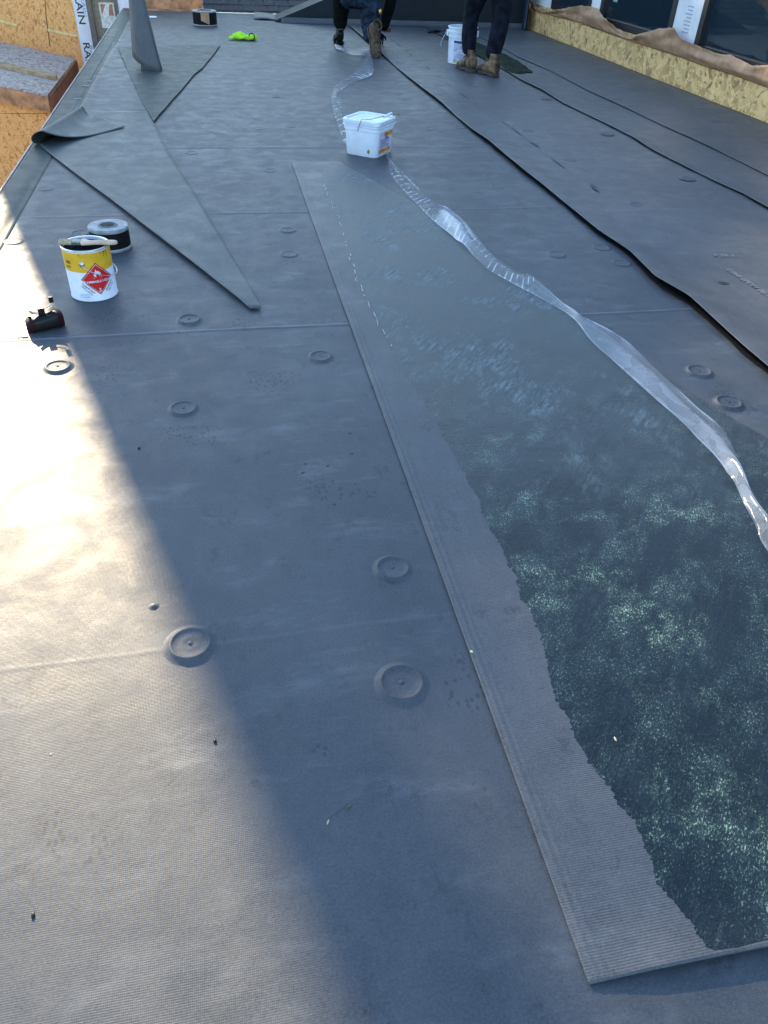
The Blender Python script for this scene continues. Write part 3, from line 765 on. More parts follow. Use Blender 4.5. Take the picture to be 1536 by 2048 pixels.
# rolled-over flap, continuous with the left edge near the far end
n0 = G(77, 288, .010); n1 = G(172, 224, .010)
k0 = G(84, 262, .104); k1 = G(166, 212, .070)
tip = G(250, 252, .022); end1 = G(190, 230, .022)
def flap(u, v):
    B = n0.lerp(n1, u); K = k0.lerp(k1, u); r = K.z/2-.004; cx = (B.x+K.x)/2+.014; cy = (B.y+K.y)/2
    E = tip.lerp(end1, u**.8)
    if v < .4:
        a = PI*(v/.4); f = v/.4; f = f*f*(3-2*f)
        return Vector((B.x+(K.x-B.x)*f-r*1.05*math.sin(a), B.y+(K.y-B.y)*f, .008+r-r*math.cos(a)))
    t = (v-.4)/.6; tp = Vector((K.x, K.y, .008+2*r)); p = tp.lerp(E, t)
    p.z = max(.017+.004*math.sin(t*7), tp.z*(1-t)**3.4+.02*t); return p
grid(bm, 26, 40, flap)
tri = obj('cut_membrane_triangle', bm, EP_T, smooth=True)
tag(solid(tri, .0024), 'long tapering membrane triangle with its far corner rolled over, ending in a blunt tip', 'roofing sheet')

bm = bmesh.new()   # piece between curb and triangle: thin base flashing
pts = [G(px, py, .006) for px, py in ((231, 93), (260, 153), (283, 202), (305, 243), (330, 292))]
pts += [Vector((-.95, 5.0, .006)), Vector((-.952, 7, .006)), Vector((-.952, 9.2, .006))]
poly(bm, [(p.x, p.y, .0062) for p in pts]); tag(solid(obj('base_flashing_sheet', bm, EP), .002, -1), 'smooth blue grey membrane piece between the left curb and the cut sheets', 'roofing sheet')

# second triangle with the upright cone
T2 = [(236, 95), (300, 93), (370, 92), (441, 91), (425, 112), (405, 137), (388, 150), (365, 178), (345, 200), (325, 224), (307, 244), (283, 202), (260, 153)]
bm = bmesh.new(); pts = []
for i in range(len(T2)):
    a = G(*T2[i], .008); b = G(*T2[(i+1) % len(T2)], .008)
    for k in range(5):
        p = a.lerp(b, k/5); pts.append((p.x+.004*fbm(p.x*9, p.y*9), p.y, .0105))
poly(bm, pts)
t2 = obj('cut_membrane_piece', bm, EP_U); tag(solid(t2, .003, -1), 'grey green four sided membrane piece under the upright rolled cone', 'roofing sheet')

bm = bmesh.new()
cb = J(297, 7.86, .0); ct = J(271, 8.05, 1.15)
ct = J(269, 7.98, .62); ct = cb+(ct-cb)*(1.15/.62)
def cone(u, v):
    a = math.radians(-215+520*u)      # spiral
    lowz = .012+ .13*(max(0, (u-.02)) if u < .18 else max(0, .16-.16*((u-.18)/.35))) if u < .53 else .012
    zz = lerp3(lowz, 1.12, v)
    c = cb.lerp(ct, zz/1.15); r = lerp3(.118, .045, (zz/1.12)**.8)*(1-.10*u)
    return Vector((c.x+r*math.cos(a), c.y+r*math.sin(a)*.9, zz))
def cone2(u, v):
    a = math.radians(-48-430*u)
    k = 1-u
    low = .008+.13*min(1, max(0, (u-.03)/.30))*(1 if u < .33 else max(0, 1-(u-.33)/.2))
    zz = lerp3(low, 1.10+.04*math.sin(u*5), v); c = cb.lerp(ct, zz/1.15); f = zz/1.12
    r = (lerp3(.138, .062, (zz/.62)**.9) if zz < .62 else .062-.012*(zz-.62))*(1-.16*u)
    if u < .06: r *= 1+.35*(1-u/.06)*(1-f)**3
    return Vector((c.x+r*math.cos(a), c.y+r*math.sin(a), zz))
grid(bm, 90, 16, cone2)
cn = obj('rolled_membrane_cone', bm, EP_R, smooth=True); tag(solid(cn, .003), 'membrane sheet rolled into a tall upright cone near the left curb', 'roofing sheet')

# ------------------------------------------------------------------ fastener plates
def plate_bm(r=.036, amp=1.0):
    bm = bmesh.new()
    prof = [(r*1.5, -.0015), (r*1.34, .0003), (r*1.2, .0012), (r*1.1, .0030), (r*1.03, .0044), (r*.97, .0047), (r*.91, .0036), (r*.87, .0029), (r*.5, .0030), (r*.2, .0030), (r*.14, .0026), (r*.09, .0042), (0, .0042)]
    lathe(bm, [(a, b*amp*(1.75 if b > 0 else 1)) for a, b in prof], 48); return bm
pl0 = None
PL = [((381, 1290), 1.12, 'large fastener plate bulge crossed by the shadow edge on the near board joint'),
 ((785, 1138), 1.0, 'fastener plate bulge above the near joint, left of the ribbed sheet edge'),
 ((803, 1368), 1.15, 'nearest fastener plate bulge to the ribbed sheet edge, below the near joint'),
 ((367, 818), 1.0, 'fastener plate bulge in the shade between two board joints, left of centre'),
 ((641, 714), .95, 'fastener plate bulge just below the second joint beside the ribbed sheet edge'),
 ((379, 641), 1.0, 'fastener plate bulge just above the second joint, below left of the pointed tip'),
 ((116, 735), 1.0, 'sunlit fastener plate bulge below the dark red tape measure'),
 ((26, 484), 1.0, 'fastener plate bulge touching the left curb in the glare'),
 ((575, 461), .9, 'upper of two fastener plate bulges right of the long triangle'),
 ((578, 509), .95, 'lower of two fastener plate bulges right of the long triangle'),
 ((160, 468), 1.0, 'fastener plate bulge behind the paint can, left of the tape roll'),
 ((90, 378), .95, 'fastener plate bulge between the curb and the long triangle'),
 ((540, 341), .9, 'fastener plate bulge left of the far end of the ribbed sheet'),
 ((384, 306), .9, 'fastener plate bulge beside the middle of the long triangle right edge'),
 ((519, 239), .85, 'right plate of a faint pair in the middle distance left of the square pail'),
 ((517, 257), .85, 'nearer plate of a faint pair left of the square pail'),
 ((580, 253), .85, 'faint plate nearest the square pail on its left'),
 ((552, 194), .85, 'faint plate far up the deck below the lime glove'),
 ((796, 188), .85, 'faint plate left of the black gap behind the square pail'),
 ((812, 199), .85, 'faint plate close to the black gap, beyond the square pail'),
 ((859, 258), .9, 'small plate right of the square pail'),
 ((919, 255), .9, 'small plate right of the square pail nearest the black gap'),
 ((982, 353), .95, 'upper of two plates between the clear film and the black gap'),
 ((994, 373), .95, 'lower of two plates between the clear film and the black gap'),
 ((1113, 510), 1.0, 'plate bulge right of the clear film at mid height'),
 ((1203, 496), 1.0, 'upper of two plates touching the black gap'),
 ((1243, 527), 1.0, 'lower of two plates touching the black gap'),
 ((1398, 744), 1.05, 'plate bulge right of the film near the right frame edge, farther one'),
 ((1457, 807), 1.05, 'plate bulge right of the film near the right frame edge, nearer one'),
 ((243, 114), .85, 'faint plate left of the upright cone foot'),
 ((268, 152), .85, 'faint plate on the triangle edge below the upright cone')]
PLR = [((1273, 410), 'plate bulge in the middle of the wide loose sheet'), ((1140, 320), 'plate bulge beside the dark smear line on the wide sheet'),
 ((1055, 262), 'faint plate left of the thin black edge on the wide sheet'), ((943, 173), 'faint plate left of the standing worker boots'),
 ((1014, 221), 'faint plate in front of the tan boots'), ((1093, 197), 'plate bulge just under the thin black edge'),
 ((1215, 268), 'plate bulge below the thin black edge at mid length'), ((1375, 357), 'plate bulge right of the thin black edge'),
 ((1431, 242), 'small plate bulge below the strand board wall'), ((1356, 233), 'faint plate bulge halfway along the strand board wall')]
for k, (p, s, lab) in enumerate(PL+[(a, .9, b) for a, b in PLR]):
    right = k >= len(PL)
    z = 0.0 if not right else (.0062 if p[1] > 300 or p[0] < 1080 else .0108)
    if p[0] > 1370 and right: z = .0165 if p[1] < 300 else .0118
    if p == (243, 114) or p == (268, 152): z = .0095
    w_ = G(*p, z)
    if pl0 is None:
        pl0 = obj('fastener_plate', plate_bm(), EP, smooth=True); o = pl0
    else:
        o = pl0.copy(); COL.objects.link(o)
    o.location = w_; o.scale = (s, s, s*random.uniform(.8, 1.1)*(1 if w_.y < 2.7 else .6 if w_.y < 4 else .42)); o.rotation_euler = (0, 0, random.uniform(0, 6))
    tag(o, lab, 'fastener plate', 'fastener plates under the roof membrane')
# screw pop
bm = bmesh.new(); lathe(bm, [(.014, -.001), (.008, .0008), (.0045, .003), (.002, .0045), (0, .0045)], 24)
o = tag(obj('screw_pop', bm, EP, smooth=True), 'small pointed screw bump on the shadow edge above the largest plate', 'screw'); o.location = G(308, 1213)

# ------------------------------------------------------------------ clear release film
m = NT('clear_release_film'); at = m.n('ShaderNodeAttribute'); at.attribute_name = 'milk'; v = m.objc()
gl_ = m.n('ShaderNodeBsdfPrincipled'); gl_.inputs['Base Color'].default_value = (.80, .84, .90, 1); gl_.inputs['Roughness'].default_value = .15
gl_.inputs['Specular IOR Level'].default_value = .9
wv_ = m.n('ShaderNodeVectorMath', operation='ADD'); nz_ = m.n('ShaderNodeTexNoise'); m.l(v, nz_.inputs['Vector']); nz_.inputs['Scale'].default_value = 5
m.l(v, wv_.inputs[0]); m.l(m.scale(nz_.outputs['Color'], (.16, .16, .16)), wv_.inputs[1])
fv = m.n('ShaderNodeTexVoronoi'); m.l(m.scale(wv_.outputs[0], (1.5, .62, 1)), fv.inputs['Vector']); fv.inputs['Scale'].default_value = 15
cr_ = m.vor(m.scale(wv_.outputs[0], (1.5, .62, 1)), 15, 'DISTANCE_TO_EDGE'); cell = m.xyz(fv.outputs['Color'])[0]
tilt = m.math('MULTIPLY', m.vor(m.scale(wv_.outputs[0], (1.5, .62, 1)), 15), m.math('SUBTRACT', cell, .5))
bb = m.bump(m.noise(v, 7, 2, .4, .3), .012, .5, m.bump(tilt, .012, .6, m.bump(m.noise(m.scale(v, (1, .5, 1)), 26, 2, .5, .5), .004, .6))); m.l(bb, gl_.inputs['Normal'])
trl = m.n('ShaderNodeBsdfTranslucent'); trl.inputs[0].default_value = (.9, .95, 1, 1)
mx0 = m.n('ShaderNodeMixShader'); mx0.inputs[0].default_value = .3; m.l(gl_.outputs[0], mx0.inputs[1]); m.l(trl.outputs[0], mx0.inputs[2])
tr = m.n('ShaderNodeBsdfTransparent'); mx = m.n('ShaderNodeMixShader')
fac_ = m.math('MULTIPLY', at.outputs['Fac'], m.mr(m.math('ADD', m.math('MULTIPLY', cell, .5), m.math('MULTIPLY', m.noise(v, 11, 3, .6, .8), .5)), .3, .7, .85, 1.2))
m.l(m.math('MINIMUM', m.math('ADD', fac_, m.mr(cr_, 0, .03, .07, 0)), .95), mx.inputs[0])
m.l(tr.outputs[0], mx.inputs[1]); m.l(mx0.outputs[0], mx.inputs[2]); m.l(mx.outputs[0], m.out.inputs['Surface'])
FILM = m.m
st = [  # left px, right px, milk, arch height
 ((666, 92), (672, 97), .6, .03), ((700, 96), (700, 108), .25, .03), ((728, 84), (745, 112), .25, .03),
 ((739, 99), (744, 104), .5, .06), ((733, 112), (745, 125), .5, .03), ((722, 132), (747, 143), .55, .03), ((705, 149), (737, 154), .45, .02),
 ((683, 163), (706, 164), .12, .01), ((666, 180), (680, 183), .35, .02), ((663, 192), (678, 194), .3, .015), ((664, 208), (687, 207), .18, .012),
 ((668, 228), (694, 226), .14, .012), ((677, 252), (701, 246), .12, .012), ((692, 290), (720, 290), .1, .01), ((740, 297), (760, 290), .1, .01),
 ((765, 296), (775, 298), .5, .02), ((776, 322), (781, 320), .45, .02), ((782, 349), (806, 346), .12, .01), ((806, 380), (838, 378), .10, .014), ((834, 409), (862, 400), .10, .014),
 ((860, 436), (880, 410), .12, .015), ((872, 447), (899, 418), .62, .03), ((905, 474), (930, 446), .66, .045), ((934, 499), (955, 476), .52, .035), ((972, 537), (991, 518), .22, .02),
 ((1020, 565), (1030, 547), .30, .02), ((1068, 591), (1066, 552), .30, .03), ((1116, 617), (1116, 600), .45, .02), ((1150, 642), (1158, 630), .60, .03),
 ((1185, 686), (1240, 673), .55, .02), ((1246, 741), (1319, 745), .52, .016), ((1307, 796), (1386, 807), .48, .018), ((1380, 863), (1447, 862), .42, .02),
 ((1441, 930), (1474, 915), .50, .025), ((1470, 975), (1492, 960), .62, .04), ((1508, 1052), (1520, 1015), .58, .04), ((1534, 1105), (1556, 1050), .45, .03), ((1600, 1180), (1650, 1130), .3, .02)]
bm = bmesh.new(); milk = []
Ls = [G(*s[0], .010) for s in st]; Rs = [G(*s[1], .012) for s in st]
def cat(P, t):
    i = min(int(t), len(P)-2); f = t-i; p0 = P[max(i-1, 0)]; p1 = P[i]; p2 = P[i+1]; p3 = P[min(i+2, len(P)-1)]
    return .5*((2*p1)+(p2-p0)*f+(2*p0-5*p1+4*p2-p3)*f*f+(3*p1-p0-3*p2+p3)*f**3)
NS = 22; rows = []; NA = 12
for j in range((len(st)-1)*NS+1):
    t = j/NS; a = cat(Ls, t); b = cat(Rs, t); i = min(int(t), len(st)-2); f = t-i
    mk = lerp3(st[i][2], st[i+1][2], f); ar = lerp3(st[i][3], st[i+1][3], f); row = []
    wid = (b-a).length
    for k in range(NA+1):
        u = k/NA; p = a.lerp(b, u)
        q = Vector((t*3.2, u*1.1, 0))
        cr = abs(mn.noise(Vector((t*.55, u*1.3, 2))))*1.7
        p.z = .0135+ar*(math.sin(PI*u)*.45+.45*cr*math.sin(PI*min(1, u*1.0)))+.004*math.sin(t*2.3+u*2)+(.0022*abs(math.sin(t*21+1.2*u)) if 17 <= i <= 25 and wid > .06 else 0)
        if u in (0, 1): p.z = .0125+.30*ar*abs(mn.noise(Vector((t*.9, 9*u, 1))))
        e = .22 if k in (0, NA) else 0
        row.append(bm.verts.new(p)); glint_bars = 0
        if 5 <= i <= 12 or 17 <= i <= 25: glint_bars = random.uniform(.40, .60)*max(0, (abs(math.sin(t*(9 if i < 14 else 13)+.6*u))-.95)/.05)*(1 if mn.noise(Vector((t*2, u*2, 5))) > -.15 else .1)  # crease highlights painted in as whiter bars of film
        big = .26*max(0, math.sin(PI*min(1, max(0, (t-20.6)/2.6)))) + .14*max(0, math.sin(PI*min(1, max(0, (t-28.4)/7))))*(1 if u < .62 else -.6)
        milk.append(min(.9, (.42 if t > 28 else .5)*mk*(.6+.8*u)+e+glint_bars+big+.12*max(0, mn.noise(Vector((t*.9, u*2.5, 7))))))
    rows.append(row)
for a, b in zip(rows, rows[1:]):
    for k in range(NA): bm.faces.new((a[k], a[k+1], b[k+1], b[k]))
o = obj('release_film', bm, FILM, smooth=True)
att = o.data.attributes.new('milk', 'FLOAT', 'POINT'); att.data.foreach_set('value', milk)
tag(o, 'long crumpled clear plastic release film snaking from the kneeling worker past the square pail', 'plastic film')

# ------------------------------------------------------------------ square white pail
A0, B0, C0 = G(690, 307), G(752, 318), G(771, 304)
ux = (B0-A0); wl = ux.length; ux.normalize(); uy = Vector((-ux.y, ux.x, 0))
ps = wl*1.02
pc = A0+ux*wl/2+uy*wl/2
pail = empty('square_pail', pc, 'white square plastic pail with lid and orange label on the clear film', 'pail', math.atan2(ux.y, ux.x))
pail.scale = (1, 1, .86)
def rsq(h, r, n=6):
    pts = []
    for cx, cy, a0 in ((1, 1, 0), (-1, 1, 90), (-1, -1, 180), (1, -1, 270)):
        for k in range(n+1):
            a = math.radians(a0+90*k/n); pts.append(((h-r)*cx+r*math.cos(a), (h-r)*cy+r*math.sin(a)))
    return pts
def sqloft(bm, prof, cap=True, mi=0):
    rings = []
    for h, r, z in prof: rings.append([bm.verts.new((x, y, z)) for x, y in rsq(h, r)])
    for a, b in zip(rings, rings[1:]):
        n = len(a)
        for k in range(n): bm.faces.new((a[k], a[(k+1) % n], b[(k+1) % n], b[k])).material_index = mi
    if cap: bm.faces.new(rings[0][::-1]); bm.faces.new(rings[-1])
hb = wl/2; PH = .232
ht = hb*1.115
def hw(z): return hb+(ht-hb)*z/PH
bm = bmesh.new()
sqloft(bm, [(hb*.96, .03, .0), (hb, .035, .006), (hw(.165), .038, .165), (hw(.17)+.006, .04, .168), (hw(.17)+.007, .04, .188), (hw(.19)+.001, .04, .190), (hw(.2), .04, .205)])
obj('body', bm, WHITEP, pail, smooth=True, auto=40)
bm = bmesh.new()
sqloft(bm, [(ht+.006, .042, .206), (ht+.008, .042, .209), (ht+.008, .042, .232), (ht+.004, .040, .236), (ht-.006, .036, .236), (ht-.010, .034, .226), (ht-.05, .03, .2255), (ht-.055, .03, .222)])
obj('lid', bm, WHITEP, pail, smooth=True, auto=40)
bm = bmesh.new()   # reinforcing ribs under the lid
for z in (.196,):
    sqloft(bm, [(hw(z)+.009, .04, z), (hw(z)+.011, .04, z+.002), (hw(z)+.009, .04, z+.005)])
obj('rim_rib', bm, WHITEP, pail, smooth=True, auto=40)
# wire handle leaning back right over the lid
side = -1
inv = pail.matrix_basis
Mloc = (Matrix.Translation(pail.location) @ Matrix.Rotation(pail.rotation_euler.z, 4, 'Z') @ Matrix.Diagonal((1, 1, .86, 1))).inverted()
pv1 = min((Mloc @ G(716, 262, .08+.002*k) for k in range(80)), key=lambda p: abs(p.y+ht+.012))
gp0 = Mloc @ G(768, 234, .235); gp1 = Mloc @ G(783, 227, .238)
bm = bmesh.new()
tube(bm, [pv1, pv1+Vector((0, -.006, .004)), Vector(((pv1.x*.85+gp0.x*.15), -ht-.014, .248)), (pv1*.5+gp0*.5)+Vector((0, 0, .030)), gp0+Vector((0, 0, .006)), gp1, gp1+Vector((.03, .05, -.012)), Vector((pv1.x+.01, ht+.012, .19))], .0023, 6)
h_ = obj('handle', bm, plain('dark_wire', (.18, .19, .2), .35, metal=.7), pail, smooth=True)
bm = bmesh.new(); tube(bm, [gp0, (gp0+gp1)/2, gp1], .0085, 10); obj('grip', bm, WHITEP, h_, smooth=True)
# label on the right face
bm = bmesh.new(); XF = lambda z: hw(z)+.0012
def rf(bm, y0, y1, z0, z1, off=.0): poly(bm, [(XF(z0)+off, y0, z0), (XF(z0)+off, y1, z0), (XF(z1)+off, y1, z1), (XF(z1)+off, y0, z1)])
rf(bm, -.085, .085, .022, .158); lb = obj('label', bm, plain('lilac_label', (.52, .52, .68), .5), pail)
for q4 in ((-.02, .085, .128, .157), (-.075, .07, .026, .052)):
    bm = bmesh.new(); rf(bm, *q4, .0008); obj('orange_block', bm, ORANGE, lb)
bm = bmesh.new()
for i in range(6): rf(bm, -.07, random.uniform(.0, .05), .062+i*.010, .066+i*.010, .0008)
rf(bm, -.01, .03, .113, .124, .0009); obj('fine_print', bm, BLUEINK, lb)
bm = bmesh.new(); poly(bm, [(.055, -hw(.04)-.0015, .022), (.065, -hw(.04)-.0015, .033), (.066, -hw(.04)-.0015, .046), (.056, -hw(.04)-.0015, .056), (.048, -hw(.04)-.0015, .044), (.047, -hw(.04)-.0015, .033)])
obj('glue_drip', bm, plain('olive_drip', (.22, .20, .06), .5), pail)

# ------------------------------------------------------------------ round white bucket
bc = J(920, 8.52, 0)
bk_ = empty('round_bucket', bc, 'tall round white bucket with navy label in front of the standing worker', 'bucket', math.atan2(-bc.x, bc.y)*1.0)
bm = bmesh.new()
lathe(bm, [(0, .0), (.122, .0), (.127, .006), (.131, .10), (.136, .225), (.141, .228), (.141, .236), (.1375, .239), (.139, .268), (.147, .270), (.147, .282), (.141, .284), (.1415, .305), (.149, .307), (.149, .318), (.144, .320), (.138, .316), (.134, .25), (0, .25)], 56)
obj('body', bm, WHITEP, bk_, smooth=True, auto=35)
bm = bmesh.new(); lathe(bm, [(0, .268), (.09, .268), (.136, .27)], 40); obj('adhesive_fill', bm, plain('olive_residue', (.10, .11, .03), .6, sc=20, var=.4), bk_)
def cyl(R, c, off=0):   # wrap (u,z) around the near side: u metres along the surface
    a = -PI/2+c.x/R; return Vector(((R+off)*math.cos(a), (R+off)*math.sin(a), c.y))
def rect_cyl(bm, R, u0, u1, z0, z1, off, n=12, dR=0.0):
    grid(bm, n, 1, lambda u, v: cyl(R+dR*((z0+(z1-z0)*v)), Vector((u0+(u1-u0)*u, z0+(z1-z0)*v, 0)), off))
bm = bmesh.new(); rect_cyl(bm, .1275, -.085, .085, .03, .208, .0012, dR=.037); bl = obj('label', bm, plain('pale_blue_label', (.58, .64, .86), .5), bk_)
bm = bmesh.new(); rect_cyl(bm, .1275, -.082, .082, .185, .206, .002, dR=.037); obj('title_band', bm, BLUEINK, bl)
bm = bmesh.new()
for ccol in (-.075, -.022, .031):
    for i in range(14):
        if random.random() < .85: rect_cyl(bm, .1275, ccol, ccol+random.uniform(.025, .045), .055+i*.009, .0585+i*.009, .002, 4, .037)
obj('fine_print', bm, GREYINK, bl)
bm = bmesh.new(); rect_cyl(bm, .1275, -.076, -.048, .018, .047, .0022, 4, .037); obj('yellow_mark', bm, plain('olive_yellow', (.5, .48, .08), .5), bl)
bm = bmesh.new()
tube(bm, [(-.147, 0, .27), (-.165, -.01, .26), (-.20, -.05, .20), (-.215, -.075, .165), (-.20, -.09, .15)], .003, 6)
hd = obj('handle', bm, STEEL, bk_, smooth=True)
for s in (-1, 1):
    bm = bmesh.new(); box(bm, (-.012, -.015, .235), (.010, .015, .285)); bevel(bm, .003)
    e_ = obj('handle_ear', bm, WHITEP, bk_); e_.location = (s*.150, 0, 0)
# roller lying left of it
rl = empty('brush_handle', G(868, 69), 'short black tool handle lying left of the tall white bucket', 'tool')
a = G(856, 69)-rl.location; b = G(880, 68)-rl.location
bm = bmesh.new(); tube(bm, [a+Vector((0, 0, .03)), a.lerp(b, .5)+Vector((0, 0, .034)), b+Vector((0, 0, .03))], [.016, .020, .013], 10); obj('grip', bm, BLK, rl, smooth=True)
bm = bmesh.new(); tube(bm, [b+Vector((0, 0, .03)), b+Vector((.05, .02, .03)), b+Vector((.08, .06, .045))], .006, 6); obj('wire', bm, GLUEL, rl, smooth=True)
bm = bmesh.new(); box(bm, (-.045, -.03, .0), (.045, .03, .04)); bevel(bm, .006, 2)
o = obj('rubber_block', bm, plain('brick_red_rubber', (.12, .03, .025), .6)); o.location = G(773, 64, .006); o.rotation_euler.z = .3
tag(o, 'small dark red block lying right of the kneeling worker', 'block')

# ------------------------------------------------------------------ tape rolls
def tape_roll(loc, R, r, Hh, label, rz=0, cat='tape roll'):
    t = empty('tape_roll', loc, label, cat, rz, 'black tape rolls with pale liner')
    bm = bmesh.new(); lathe(bm, [(r+.002, .004), (R-.004, .004), (R-.001, .006), (R, .02), (R, Hh-.02), (R-.001, Hh-.006), (R-.006, Hh-.004), (r+.002, Hh-.004)], 64); obj('tape', bm, BLACKT, t, smooth=True, auto=40)
    bm = bmesh.new(); prof = [(r+.004, Hh-.0035)]
    for k in range(10): prof += [(lerp3(r+.006, R-.004, k/9), Hh-.0015+.0006*(k % 2))]
    prof += [(R+.0015, Hh-.003), (R+.0022, Hh-.010), (R+.001, Hh-.016)]
    lathe(bm, prof, 64); obj('top_liner', bm, LINER, t, smooth=True)
    bm = bmesh.new(); lathe(bm, [(R+.0006, .016), (R+.0025, .012), (R+.0025, .002), (R-.01, .0)], 64); obj('bottom_liner', bm, LINER, t, smooth=True)
    bm = bmesh.new(); lathe(bm, [(r-.004, .002), (r-.004, Hh+.001), (r+.003, Hh+.001), (r+.003, .002)], 48); obj('core', bm, CARD, t, smooth=True, auto=40)
    return t
tape_roll(J(224, 3.43, 0), .082, .036, .098, 'black tape roll with pale liner standing behind the yellow and white paint can')
t = tape_roll(J(411, 11.07, 0), .142, .085, .155, 'large black tape roll by the shingles at the far end of the roof', .4)
bm = bmesh.new(); grid(bm, 10, 1, lambda u, v: Vector(((.144)*math.cos(-2.3+u*.7), .144*math.sin(-2.3+u*.7), .06+.09*v-.04*u*(1-v)))); obj('kraft_remnant', bm, KRAFT, t)
bm = bmesh.new(); lathe(bm, [(0, .002), (.045, .002), (.05, .006), (.05, .014), (.046, .018), (.038, .012), (0, .012)], 32)
o = obj('white_lid', bm, WHITEP, smooth=True, auto=40); o.location = G(306, 36); tag(o, 'small round white lid lying left of the far tape roll', 'lid')

# ------------------------------------------------------------------ lime glove
gc = G(494, 80)
gv = bmesh.new()
def skin_obj(name, nodes, edges, mat, parent=None, sub=2, root=0):
    me = bpy.data.meshes.new(name); me.from_pydata([Vector(n[0]) for n in nodes], edges, [])
    o = bpy.data.objects.new(name, me); COL.objects.link(o)
    if parent: o.parent = parent
    sm = o.modifiers.new('skin', 'SKIN'); sv = me.skin_vertices[0].data
    for i, n in enumerate(nodes):
        r = n[1] if isinstance(n[1], (tuple, list)) else (n[1], n[1]); sv[i].radius = r; sv[i].use_root = (i == root)
    sm.use_smooth_shade = True
    s2 = o.modifiers.new('sub', 'SUBSURF'); s2.levels = sub; s2.render_levels = sub
    me.materials.append(mat)
    return o
bm = bmesh.new()
def glove(u, v):
    # crumpled sleeve-like bundle, finger end to the left
    t = u; a = v*2*PI; rr = .055*(math.sin(PI*min(1, t*1.05+.08))**.45)*(1+.35*fbm(t*4, math.cos(a)*1.2, math.sin(a)*1.2+3, 3))
    hgt = .62+.25*math.sin(t*9)
    x = -.155+.31*t; yv_ = .012*math.sin(t*7)
    return Vector((x, yv_+rr*1.25*math.cos(a), max(.002, .030+rr*hgt*math.sin(a))))
grid(bm, 60, 28, glove)
for s in range(1):
    pass
ge = empty('crumpled_glove', gc, 'crumpled lime green glove with a black ring lying on the far deck', 'glove', -.06)
obj('fabric', bm, LIME, ge, smooth=True)
fn = []
for k, (dx, dy, ln) in enumerate(((-.13, -.03, .06), (-.135, -.005, .075), (-.13, .02, .065), (-.12, .045, .05))):
    nodes = [((dx, dy, .024), .016), ((dx-ln*.5, dy-.004, .028), .014), ((dx-ln*.9, dy-.012, .016), .011)]
    skin_obj('finger', nodes, [(0, 1), (1, 2)], LIME, ge, 1)
bm = bmesh.new()
tube(bm, [Vector((.055+.030*math.cos(a), -.062-.004*math.sin(a), .040+.032*math.sin(a))) for a in [k*2*PI/24 for k in range(25)]], .0055, 6); obj('black_ring', bm, BLK, ge, smooth=True)

# ------------------------------------------------------------------ paint can
cc = J(190, 2.935, 0); CR = .0845; CH = .190
can = empty('paint_can', cc, 'open yellow and white adhesive can with a red flammable diamond and brush on top', 'can', math.atan2(-cc.x, cc.y)*-1*-1)
can.rotation_euler.z = math.atan2(cc.x*-1, cc.y)*-1*-1   # local -Y faces the camera
WHT = plain('white_can_enamel', (.72, .76, .84), .32, var=.03)
bm = bmesh.new(); lathe(bm, [(0, .003), (.08, .003), (CR-.001, .0), (CR+.0015, .002), (CR+.0015, .006), (CR, .008), (CR, CH-.006), (CR+.002, CH-.004), (CR+.002, CH), (CR-.001, CH+.001), (CR-.006, CH), (CR-.008, CH-.006), (CR-.008, CH-.010), (CR-.003, CH-.012), (CR-.003, .13)], 72)
obj('body', bm, WHT, can, smooth=True, auto=40)
bm = bmesh.new(); lathe(bm, [(CR-.0035, .135), (CR-.006, .10), (0, .10)], 48); obj('adhesive_fill', bm, GLUEL, can, smooth=True)
bm = bmesh.new(); lathe(bm, [(CR-.0085, CH-.004), (CR-.0048, CH-.013), (CR-.0048, .13)], 48); obj('dark_inner_wall', bm, GLUEL, can, smooth=True)  # dark liner over the white inside of the can
bm = bmesh.new(); lathe(bm, [(CR+.0022, CH-.0035), (CR+.0026, CH+.0006), (CR-.0005, CH+.0018), (CR-.0055, CH+.0008)], 72); obj('rim', bm, STEEL, can, smooth=True)
bm = bmesh.new(); grid(bm, 72, 1, lambda u, v: Vector(((CR+.0006)*math.cos(u*2*PI), (CR+.0006)*math.sin(u*2*PI), .112+(CH-.008-.112)*v))); obj('yellow_band', bm, YEL, can, smooth=True)
def on_can(name, bm2, m, off, du=0, dz=0, par=can, rot=0):
    cr, sr = math.cos(rot), math.sin(rot)
    mapv(bm2, lambda c: cyl(CR, Vector((c.x*cr-c.y*sr+du, c.x*sr+c.y*cr+dz, 0)), off)); return obj(name, bm2, m, par)
du0 = CR*math.radians(14); HD = .060; z0 = .0855
def dia(h_, n=14):
    bm = bmesh.new(); grid(bm, n, n, lambda u, v: Vector(((u+v-1)*h_, (u-v)*h_, 0))); return bm
on_can('hazard_diamond', dia(HD), plain('maroon_border', (.20, .008, .02), .4), .0012, du0, z0)
on_can('diamond_line', dia(HD*.925), plain('pink_white_line', (.8, .6, .6), .4), .0017, du0, z0)
on_can('diamond_field', dia(HD*.885), RED, .0022, du0, z0)
on_can('printed_text', text_bm('FLAMMABLE LIQUID', .0118), WHITEP, .0028, du0, z0-.009)
on_can('printed_text', text_bm('3', .019), WHITEP, .0028, du0, z0-.042)
fl = [(-12, 0), (-16, 6), (-15, 13), (-12, 9), (-10, 17), (-13, 24), (-7, 20), (-7, 27), (-2, 36), (-3, 28), (2, 22), (6, 27), (7, 20), (10, 24), (12, 15), (15, 19), (16, 9), (13, 2), (8, -2), (9, 4), (6, 10), (3, 6), (2, 12), (-2, 8), (-5, 12), (-7, 6), (-5, -2)]
bm = bmesh.new(); poly(bm, [(x*.00080, y*.00080, 0) for x, y in fl]); poly(bm, [(-.015, -.006, 0), (.015, -.006, 0), (.015, -.0045, 0), (-.015, -.0045, 0)])
